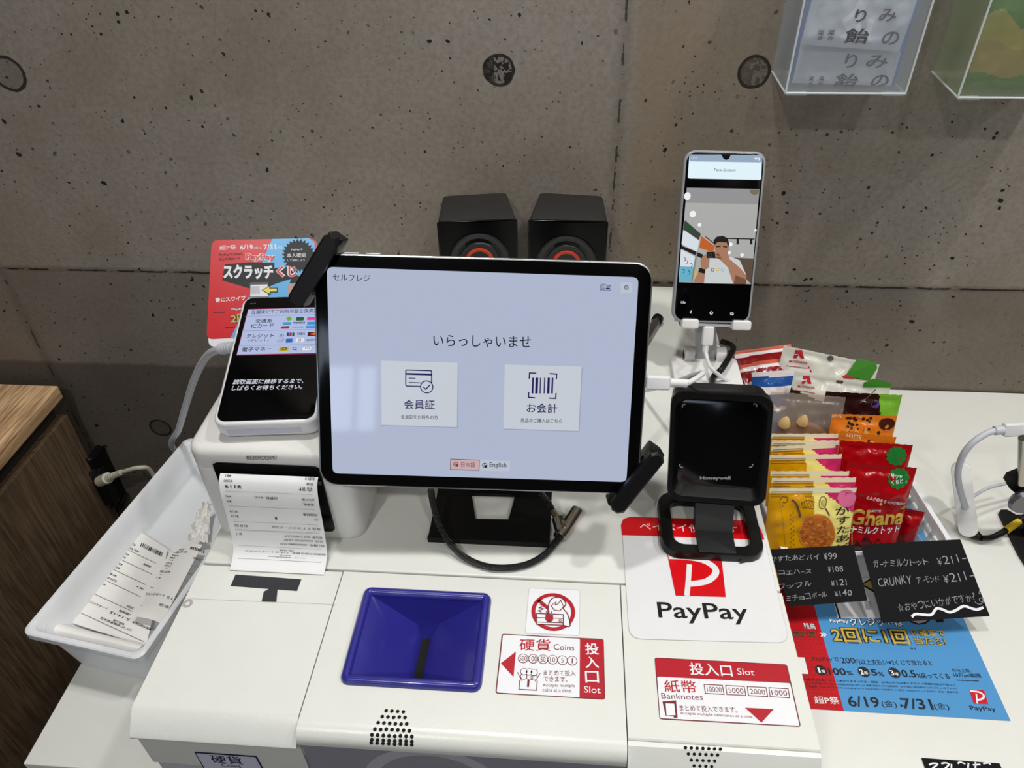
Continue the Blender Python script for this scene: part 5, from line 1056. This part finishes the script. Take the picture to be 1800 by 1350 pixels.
yl = [((1353, 858), (1506, 857)), ((1357, 840), (1505, 839)), ((1355, 828), (1493, 828)), ((1353, 800), (1480, 798)), ((1356, 785), (1469, 779)), ((1357, 774), (1475, 774)), ((1356, 762), (1474, 762))]
yn_ = ['frontmost yellow biscuit pack in the basket, whole front visible', 'second yellow biscuit pack from the front of the basket', 'third yellow biscuit pack from the front of the basket', 'fourth yellow biscuit pack from the front, in the middle of its row', 'third yellow biscuit pack from the back of the row', 'second yellow biscuit pack from the back of the row', 'rearmost yellow biscuit pack, below the clear waffle pack']
for i, (l, r_) in enumerate(yl):
    z = .097 if i == 0 else .094; pl_, pr_ = RZ(l[0]-8*0, l[1], z), RZ(r_[0], r_[1], z); pr_.z = z; ln = 22 if i else 20
    pack('biscuit_pack', yn_[i], pl_, pr_, (z-.004)/cos(radians(ln)), ln, .0058 if i == 0 else .0032, [YE, CRM, PKP, YWH], zy, ay(i == 0), group='yellow biscuit packs in the basket', seed=i+1)
RDF, RDK, GRN = FM('deep_red', (168, 6, 16), .2), M('choc_dark', (72, 14, 14), .25), M('print_green', (22, 118, 42), .4)
def ag(front):
    def f(a, Wd, H):
        p = (1108, 905) if front else (1094, 775)
        k_ = a.q(p); a.puv([k_+Vector((cos(t_), sin(t_)))*(.0096*(1+.07*sin(11*t_))*(1 if front else .95)) for t_ in [q_*2*pi/88 for q_ in range(88)]], GRN, 1)
        a.text('サクほろ', (1060, 905), (1160, 900), 26, PWH, 2, .02); a.text('くちどけ', (1060, 935), (1160, 930), 24, PWH, 2, .02)
        if not front: return
        a.text('ミルクのまろやかな味わい', (905, 1012), (1140, 1062), 22, PWH, 1, .01); a.circ((992, 1040), 9, GOLD, 1); a.text('LOTTE', (930, 1088), (992, 1088), 14, PWH, 1, .03)
        a.text('Ghana', (800, 1160), (1132, 1172), 92, GOLD, 2, .028); a.poly([(1112, 1082), (1135, 1066), (1160, 1074), (1136, 1088)], M('gold_leaf_green', (150, 150, 50), .4), 2)
        a.text('ガーナミルクトット', (720, 1212), (1106, 1222), 46, PWH, 2, .025)
        for x, y in ((905, 1260), (975, 1280), (1120, 1285), (850, 1290)):
            a.poly([(x-48, y+45), (x-30, y), (x, y-42), (x+30, y), (x+48, y+45)], RDK, 1)
            for dx in (-24, -8, 10, 26): a.line([(x, y-38), (x+dx, y+42)], 5, M('choc_mid', (110, 26, 22), .25), 2)
    return f
pack('chocolate_pouch', 'red chocolate pouch behind the front red pouch, green badge half hidden', RZ(1478, 774, .106), RZ(1605, 782, .106), .106, 16, .007, [RDF], lambda a_, b_: 0, ag(False), group='red chocolate pouches in the basket', seed=21)
pack('chocolate_pouch', 'front red chocolate pouch with green badge and gold lettering', RZ(1490, 812, .099), RZ(1612, 822, .099), .098, 14, .008, [RDF], lambda a_, b_: 0, ag(True), group='red chocolate pouches in the basket', seed=22)
pack('chocolate_pouch', 'red chocolate pouch lying low against the right basket wall', RZ(1592, 893, .042), RZ(1626, 900, .042), .040, 10, .005, [RDF], lambda a_, b_: 0, None, group='red chocolate pouches in the basket', seed=23)
ORF = FM('orange', (222, 122, 30)); CHB = M('choc_brown', (62, 28, 14), .25); NUT = M('nut_tan', (206, 150, 74), .5)
def ao(front):
    def f(a, Wd, H):
        if front: a.text('LOTTE', (800, 668), (888, 680), 22, PWH, 1, .02); a.circ((950, 700), 14, NUT, 1); a.circ((935, 690), 8, CHB, 2); return
        a.text('LOTTE', (715, 552), (772, 552), 18, PWH, 1, .02)
        a.circ((1040, 588), 50, CHB, 1, asp=.75); a.circ((1025, 575), 12, M('choc_shine', (150, 110, 90), .2), 2)
        for k in range(40): x, y = random.uniform(790, 985), random.uniform(545, 650); a.circ((x, y), random.uniform(6, 13), CHB if k % 3 else NUT, 1+k % 3, 8)
        for x in (800, 850, 905): a.poly([(x-24, 660), (x, 600), (x+30, 650), (x+10, 680)], NUT, 4)
    return f
pack('almond_pack', 'orange almond chocolate pack behind the smaller orange pack edge', RZ(1463, 727, .106), RZ(1577, 731, .106), .106, 16, .007, [ORF], lambda a_, b_: 0, ao(False), group='orange almond packs in the basket', seed=31)
pack('almond_pack', 'orange almond chocolate pack just behind the red pouches', RZ(1478, 757, .104), RZ(1576, 768, .104), .104, 16, .005, [ORF], lambda a_, b_: 0, ao(True), group='orange almond packs in the basket', seed=32)
DKF, GNF, WHF = FM('dark_maroon', (40, 10, 12)), FM('leaf_green', (120, 178, 50)), FM('white', (226, 224, 212))
def ad(a, Wd, H):
    a.circ((968, 468), 26, M('print_purple', (64, 40, 120), .4), 1); a.line([(880, 460), (930, 430), (975, 385)], 6, M('stem_grey', (110, 80, 70), .4), 1, sm=4)
pack('chocolate_ball_pack', 'dark maroon pack with green leaves behind the orange packs', RZ(1452, 688, .112), RZ(1586, 694, .112), .112, 16, .007, [DKF, GNF], lambda a_, b_: 1 if (a_ > .70+.25*(1-b_)) else 0, ad, seed=41)
LEAF, LRED = M('leaf_print', (66, 140, 40), .4), M('print_morinaga', (188, 22, 36), .4)
def logo(a, x, y, s_):                                              # small winged-mark emblem with caption
    a.poly([(x-30*s_, y+22*s_), (x-18*s_, y-22*s_), (x+18*s_, y-22*s_), (x+30*s_, y+22*s_), (x+12*s_, y+22*s_), (x, y+2*s_), (x-12*s_, y+22*s_)], LRED, 1)
    a.circ((x, y-4*s_), 7*s_, PWH, 2); a.line([(x-24*s_, y+2*s_), (x+24*s_, y+2*s_)], 4*s_, PWH, 2)
    a.text('MORINAGA', (x-52*s_, y+44*s_), (x+48*s_, y+50*s_), 13*s_, LRED, 1, .02); a.rows((x-68*s_, y+60*s_), (x+50*s_, y+74*s_), 8, 1, LRED, 1)
def aw(front):
    def f(a, Wd, H):
        if front:
            logo(a, 565, 326, 1); a.poly([(742, 330), (784, 334), (782, 350), (744, 346)], M('print_brown', 0), 1, r=5)
            a.poly([(905, 345), (960, 322), (1060, 345), (1075, 375), (900, 372)], LEAF, 1)
        else:
            logo(a, 520, 176, 1.1); a.circ((708, 201), 19, M('hole_grey', (92, 90, 84), .6), 1)
            a.poly([(800, 292), (870, 200), (980, 228), (985, 260), (940, 330), (850, 318)], LEAF, 1); a.line([(870, 205), (900, 320)], 5, GNF, 2); a.line([(900, 240), (830, 290)], 4, GNF, 2)
            a.poly([(776, 300), (830, 278), (862, 285), (858, 318), (790, 310)], LRED, 3); a.poly([(560, 275), (580, 242), (600, 275)], LRED, 1)
    return f
pack('chocolate_ball_pack', 'white headed snack pack with green leaf, rearmost against the concrete wall', RZ(1378, 607, .118), RZ(1546, 641, .118), .117, 16, .006, [WHF], lambda a_, b_: 0, aw(False), group='white headed snack packs', seed=51)
pack('chocolate_ball_pack', 'white headed snack pack with green leaf, just behind the dark maroon pack', RZ(1397, 652, .114), RZ(1566, 679, .114), .114, 16, .006, [WHF, DKF], lambda a_, b_: 0 if b_ > .83-.1*(1-abs(2*a_-1)) else 1, aw(True), group='white headed snack packs', seed=52)
CLR = frosted('clear_film', (232, 220, 206), .72, .06, (248, 242, 234), .8); WAF = M('waffle_brown', (150, 98, 48), .6, bump=.6, bscale=200); WAFC = M('waffle_cream', (232, 196, 132), .5)
wl, wr = RZ(1356, 688, .113), RZ(1487, 698, .113)
o = pack('waffle_pack', 'clear wrapped waffle between the yellow packs and the blue striped pack', wl, wr, .112, 18, .007, [CLR], lambda a_, b_: 0, None, seed=61)
wv = frame(wl.lerp(wr, .5)-Vector((0, .020, .058)), wr-wl, (0, .39, .92))
mb = MB().lathe([(.0001, -.004), (.028, -.004), (.031, -.001), (.031, .001), (.028, .0035), (.0001, .0035)], X=wv @ Matrix.Diagonal((1, 1.0, 1, 1)), n=36)
w_ = mb.build('waffle', WAF, o)
wq = [RY(1357+x, y, wl.y-.020) for x, y in ((20, 742), (58, 740), (100, 752))]
for p, r_ in ((RY(1379, 744, wl.y-.018), .0062), (RY(1411, 741, wl.y-.018), .0058)): MB().lathe([(.0001, -.004), (r_, -.002), (r_*.9, .002), (r_*.35, .009), (.0001, .011)], X=frame(p, (1, 0, 0), (0, 1, .2)), n=16).build('cream_dollop', WAFC, o)
STC, WHS, DRS, BLS = FM('salmon', (206, 96, 74)), FM('stripe_white', (232, 224, 222)), FM('stripe_red', (140, 14, 18)), FM('stripe_blue', (34, 84, 156))
def zr1(a_, b_):
    k = (1-b_)*17+.25*sin(a_*3); 
    return (0, 1, 2, 2, 0, 1, 2, 2, 2, 1)[min(9, int(max(0, k)))]
pack('striped_pack', 'red and white striped wafer pack leaning at the left back of the basket', RZ(1289, 618, .105), RZ(1390, 605, .105), .075, 58, .005, [STC, WHS, DRS], zr1, None, seed=71, zig=False, group='striped wafer packs')
pack('striped_pack', 'blue and white striped wafer pack in front of the red striped one', RZ(1322, 655, .104), RZ(1424, 648, .104), .100, 22, .006, [BLS, WHS, DRS], lambda a_, b_: 1 if (1-b_) < .05+.03*a_ or .17 < (1-b_) < .23+.02*sin(a_*4) else 0, None, seed=72, zig=False, group='striped wafer packs')
# ================================================================ black price cards
CARD = M('black_card', (24, 24, 25), .85, bump=.15, bscale=300, spec=.15); CHALK, CHW = M('chalk_grey', (150, 150, 152), .7), M('paint_marker_white', (240, 240, 244), .5)
def card(label, tl, tr_, br__, blx, zt, zb, art):
    P = [RZ(*blx, zb), RZ(*br__, zb), RZ(*tr_, zt), RZ(*tl, zt)]; X = frame(P[0], P[1]-P[0], P[3]-P[0]); n = X.col[2].to_3d()
    a0_ = Art(X); q_ = [a0_.q(p) for p in (blx, br__, tr_, tl)]
    mb = MB().rings([[X @ Vector((p.x, p.y, -.0005)) for p in q_], [X @ Vector((p.x, p.y, 0)) for p in q_]])
    o = mb.build('price_card', CARD, loc=sum(P, Vector())/4, flat=True); tag(o, label, 'price card', 'black price cards'); a = Art(X, 4.5, 1350, 940); art(a); a.build('handwriting', o); return o
def c1(a):
    a.hand('かすたあどパイ', (20, 214), (415, 196), 42, CHALK, bold=0); a.hand('¥99', (446, 200), (552, 192), 54, CHALK, bold=.004)
    a.hand('ビスコエハース', (-40, 320), (350, 304), 32, CHALK, bold=0); a.hand('¥108', (478, 300), (600, 290), 42, CHALK, bold=.004)
    a.hand('ワッフル', (78, 436), (352, 404), 42, CHALK, bold=0); a.hand('¥121', (500, 406), (640, 398), 46, CHALK, bold=.004)
    a.hand('グミチョコボール', (90, 536), (474, 490), 46, CHALK, bold=0); a.hand('¥140', (526, 492), (672, 478), 50, CHALK, bold=.004)
def c2(a):
    a.hand('ガーナミルクトット', (835, 262), (1280, 234), 56, CHALK); a.hand('¥211-', (1345, 240), (1578, 214), 66, CHALK)
    a.hand('CRUNKY', (876, 412), (1150, 386), 66, CHALK); a.hand('アーモンド', (1182, 388), (1366, 368), 50, CHALK); a.hand('¥211-', (1398, 382), (1640, 352), 70, CHALK)
    a.hand('☆おやつにいかがですか?', (1030, 612), (1650, 516), 62, CHALK); a.ring((1684, 515), 14, 4, CHALK, 1); a.ring((1664, 512), 36, 4, CHALK, 1, a0=200, a1=350); a.line([(1672, 440), (1668, 466), (1690, 470)], 4, CHALK, 1)
    a.line([(1135, 650), (1165, 628), (1225, 632), (1290, 632), (1330, 585), (1375, 590), (1430, 612), (1480, 600), (1545, 565), (1600, 580), (1650, 592), (1702, 575)], 20, CHW, 2, sm=6)
card('black price card with four handwritten prices, hanging on the basket front', (1352, 966), (1500, 958), (1525, 1056), (1388, 1066), .055, .026, c1)
card('black price card with a white wavy underline, hanging at the basket corner', (1513, 957), (1688, 948), (1740, 1083), (1552, 1095), .056, .022, c2)
def c3(a):
    a.crop(4.5, 1350, 940); x = 1330
    for pts in ([(1275, 1822), (1300, 1810), (1340, 1815), (1300, 1850)], [(1370, 1812), (1400, 1806), (1430, 1818), (1390, 1860)], [(1450, 1815), (1450, 1860)], [(1500, 1812), (1520, 1800), (1560, 1815)], [(1585, 1806), (1580, 1860)], [(1640, 1800), (1640, 1860)], [(1620, 1822), (1680, 1818)], [(1700, 1812), (1740, 1806), (1760, 1820)]): a.line(pts, 12, CHW, 1, sm=4)
card('black card with white brush lettering at the front edge of the table', (1620, 1332), (1757, 1342), (1800, 1440), (1655, 1428), .0012, .0010, c3)
# ================================================================ white hub adapter with its cables
lb_, lt_ = RZ(1702, 932, .012), RY(1689, 826, -.205); v = (lt_-lb_).normalized(); XU = frame((lb_+lt_)/2, (.86, .46, .0), v); HL = (lt_-lb_).length+.014
uh = Vector((.86, -.48, .05)); XU = frame((lb_+lt_)/2, uh-v*uh.dot(v), v)
t = thing('hub_adapter', 'white stick shaped adapter standing tilted on the table right of the basket', 'adapter', RZ(1716, 945, 0))
MB().slab(.0175, HL, .0082, -.0125, 0, .0008, X=XU, bb=.0008).build('body', WPL, t)
s0 = XU @ Vector((.0, -.006, 0)); MB().cyl(s0, s0+XU.col[2].to_3d()*.004, .0036, n=16, bev=.0005).build('strain_relief', CABLEG, t)
yh = s0.y
MB().tube([s0+XU.col[2].to_3d()*.003, RY(1684, 842, yh-.012), RY(1690, 806, yh-.012), RY(1708, 780, yh-.010), RY(1734, 762, yh-.006), RY(1750, 757, yh-.004)], .0030, n=14, sm=8).build('cable', CABLEG, t)
k0, k1, k2 = RY(1748, 757, yh-.004), RY(1763, 755.5, yh-.003), RY(1830, 752, yh)
MB().cyl(k0, k1, .0042, n=14).build('strain_relief', CABLEG, t); dk_ = (k2-k1).normalized()
MB().slab((k2-k1).length, .0125, .002, -.0035, .0035, .0015, X=frame((k1+k2)/2, dk_, (0, .35, .94))).build('plug', CABLEW, t)
m0 = XU @ Vector((.0078, .002, -.008)); MB().tube([m0, RY(1736, 858, m0.y+.01), RY(1768, 850, m0.y+.02), RY(1810, 840, m0.y+.03)], .0017).build('thin_cable', CABLEG, t)
n0 = XU @ Vector((.004, -HL/2+.002, -.006)); n1 = RZ(1724, 946, .008)
t2 = thing('video_cable', 'black cable with a yellow label sleeve leaving the foot of the white adapter', 'cable', n1)
MB().cyl(n0, n1, .0055, n=12, bev=.001, r2=.0035).build('plug', BLK, t2); MB().tube([n1, RZ(1742, 945, .006), RZ(1760, 937, .007), RZ(1785, 921, .010), RZ(1812, 902, .014), RZ(1850, 890, .01)], .0030).build('cable', BLKR, t2)
MB().cyl(RZ(1769, 932, .0085), RZ(1791, 917, .0105), .0036, n=16).build('label_sleeve', M('yellow_label', (226, 190, 40), .5), t2)
# ================================================================ second black stand cut off by the right frame edge
t = thing('display_stand', 'black stand cut off by the right edge of the picture', 'stand', RZ(1815, 950, 0))
pp = [RZ(x, y, .003) for x, y in ((1756, 901), (1759, 896), (1770, 896), (1786, 905), (1860, 902), (1920, 1010), (1810, 1003), (1790, 972))]
MB().rings([[Vector((p.x, p.y, .0001)) for p in pp][::-1], [Vector((p.x, p.y, .0035)) for p in pp][::-1]]).build('base_plate', BLKM, t, flat=True)
pp = [RY(x, y, -.242) for x, y in ((1768, 848), (1774, 838), (1800, 828), (1870, 826), (1870, 905), (1806, 900), (1795, 890), (1788, 870), (1774, 858))]
MB().rings([pp, [p+Vector((0, .006, 0)) for p in pp]]).build('bracket', BLKM, t, flat=True)
b0 = RY(1850, 900, -.242); MB().box(b0.x-.01, b0.x+.02, -.241, -.233, .003, b0.z+.01).build('upright', BLKM, t)
a0_, a1_ = RY(1797, 850, -.245), RY(1799, 770, -.245); MB().cyl(a0_, a1_, .0042, n=14).build('chrome_pole', STEEL, t)
p = RY(1800, 882, -.25); MB().lathe([(.012, -.004), (.014, 0), (.012, .004)], X=frame(p, (0, 0, 1), (1, 0, .2)), n=24).build('knob', M('gunmetal', 0), t)
# ================================================================ two translucent boxes on the wall with candy bags
BOXM = frosted('frosted_box_plastic', (232, 238, 242), .80, .10, (252, 253, 254), .80); BOXM2 = frosted('frosted_box_green', (224, 232, 214), .86, .2, (248, 251, 244), .68)
WZ = .3845; th_ = .0014
def wallbox(name, label, x0w, x1w, x0f, x1f, yfr, mat, ht=.19):
    t = thing(name, label, 'box', ((x0w+x1w)/2, 0, WZ), 'translucent wall boxes')
    def ring(i, z, yb=-.0012): return [(x0f+i, yfr+i, z), (x1f-i, yfr+i, z), (x1w-i, yb-i*.5, z), (x0w+i, yb-i*.5, z)]
    mb = MB(); mb.rings([ring(0, WZ), ring(0, WZ+ht), ring(th_, WZ+ht), ring(th_, WZ+th_)], cap=False); k = mb.v
    mb.f += [[3, 2, 1, 0], [12, 13, 14, 15]]; mb.m += [0, 0]; mb.build('box_shell', mat, t, flat=True)
    RM = M('box_edge', (222, 228, 230), .35); mb = MB()
    for a_, b_ in (((x0f, yfr), (x1f, yfr)), ((x0f, yfr), (x0w, -.002)), ((x1f, yfr), (x1w, -.002))): mb.tube([(a_[0], a_[1], WZ+.0004), (b_[0], b_[1], WZ+.0004)], .0009, sm=0, n=8)
    for x in (x0f, x1f): mb.tube([(x, yfr, WZ), (x, yfr, WZ+ht)], .0009, sm=0, n=8)
    mb.build('edge_bead', RM, t)
    for xx in (x0f+.001, x1f-.019): MB().box(xx, xx+.018, yfr+.0005, yfr+.006, WZ-.0016, WZ+.0002).build('foot', RM, t)
    return t
wallbox('wall_box', 'left translucent wall box holding two white candy bags', .1905, .2935, .1893, .2930, -.0685, BOXM)
wallbox('wall_box', 'right translucent wall box cut off by the frame, holding a colourful snack bag', .3393, .4430, .3338, .4380, -.0785, BOXM2)
BGW = M('candy_bag_white', (236, 238, 246), .3, bump=.4, bscale=40); BGB = M('candy_bag_blue', (120, 146, 200), .3); INKD = M('print_charcoal', (40, 40, 44), .4)
def zb(a_, b_): return 1 if (a_ < .035 or a_ > .965) else 0
def ab1(t1, t2):
    def f(a, Wd, H):
        a.crop(4, 1350, 0)
        for ch, l, r_, y, h in t1: a.text(ch, (l, y), (r_, y+2), h, INKD, 1, .015)
    return f
y1 = -.052
pack('candy_bag', 'lower white candy bag standing in the left wall box', Vector((.1945, y1, .432)), Vector((.2885, y1, .430)), .430-WZ-.003, 2, .006, [BGW, BGB], zb, ab1([('の', 700, 825, 606, 92), ('飴', 448, 606, 606, 104), ('り', 515, 600, 465, 100), ('み', 665, 825, 465, 90), ('児', 338, 378, 556, 34), ('合', 338, 375, 598, 36), ('児', 272, 305, 556, 34), ('合', 272, 304, 602, 36)], 0), cat='candy bag', group='white candy bags', seed=81, zig=False)
lo1, lo2 = RY(1410, 76, -.060), RY(1597, 90, -.060); up_ = Vector((.0, 0, .085))
pack('candy_bag', 'upper white candy bag leaning over the lower one in the left wall box', lo1+up_, lo2+up_, .085, 2, .005, [BGW, BGB], zb, ab1([('の', 780, 900, 312, 98), ('飴', 516, 684, 298, 110), ('り', 585, 665, 145, 90), ('み', 760, 880, 145, 90), ('児', 405, 455, 238, 36), ('合', 405, 448, 278, 34), ('児', 335, 380, 238, 34), ('合', 335, 372, 276, 34)], 0), cat='candy bag', group='white candy bags', seed=82, zig=False)
SG, SY, SR_, SB_, SN = FM('bag_green', (108, 150, 96)), FM('bag_yellow', (206, 186, 110)), FM('bag_red', (176, 60, 50)), FM('bag_blue', (104, 142, 192)), FM('bag_peanut', (196, 164, 112))
def zs_(a_, b_):
    w_ = .08*sin(a_*14)
    if b_ < .14+w_*.3: return 0
    if b_ < .42+w_*.5: return 4
    if a_ > .42 and b_ < .60+w_*.4: return 3
    if a_ > .40 and b_ < .82: return 2 if (a_-.62)**2+(b_-.7)**2 < .03 else 1
    return 1 if b_ < .65+w_ else 0
pack('snack_bag', 'green and yellow snack bag with red and blue print in the right wall box', Vector((.3425, -.055, .475)), Vector((.432, -.055, .475)), .475-WZ-.003, 2, .012, [SG, SY, SR_, SB_, SN], zs_, None, cat='snack bag', seed=91, zig=False)
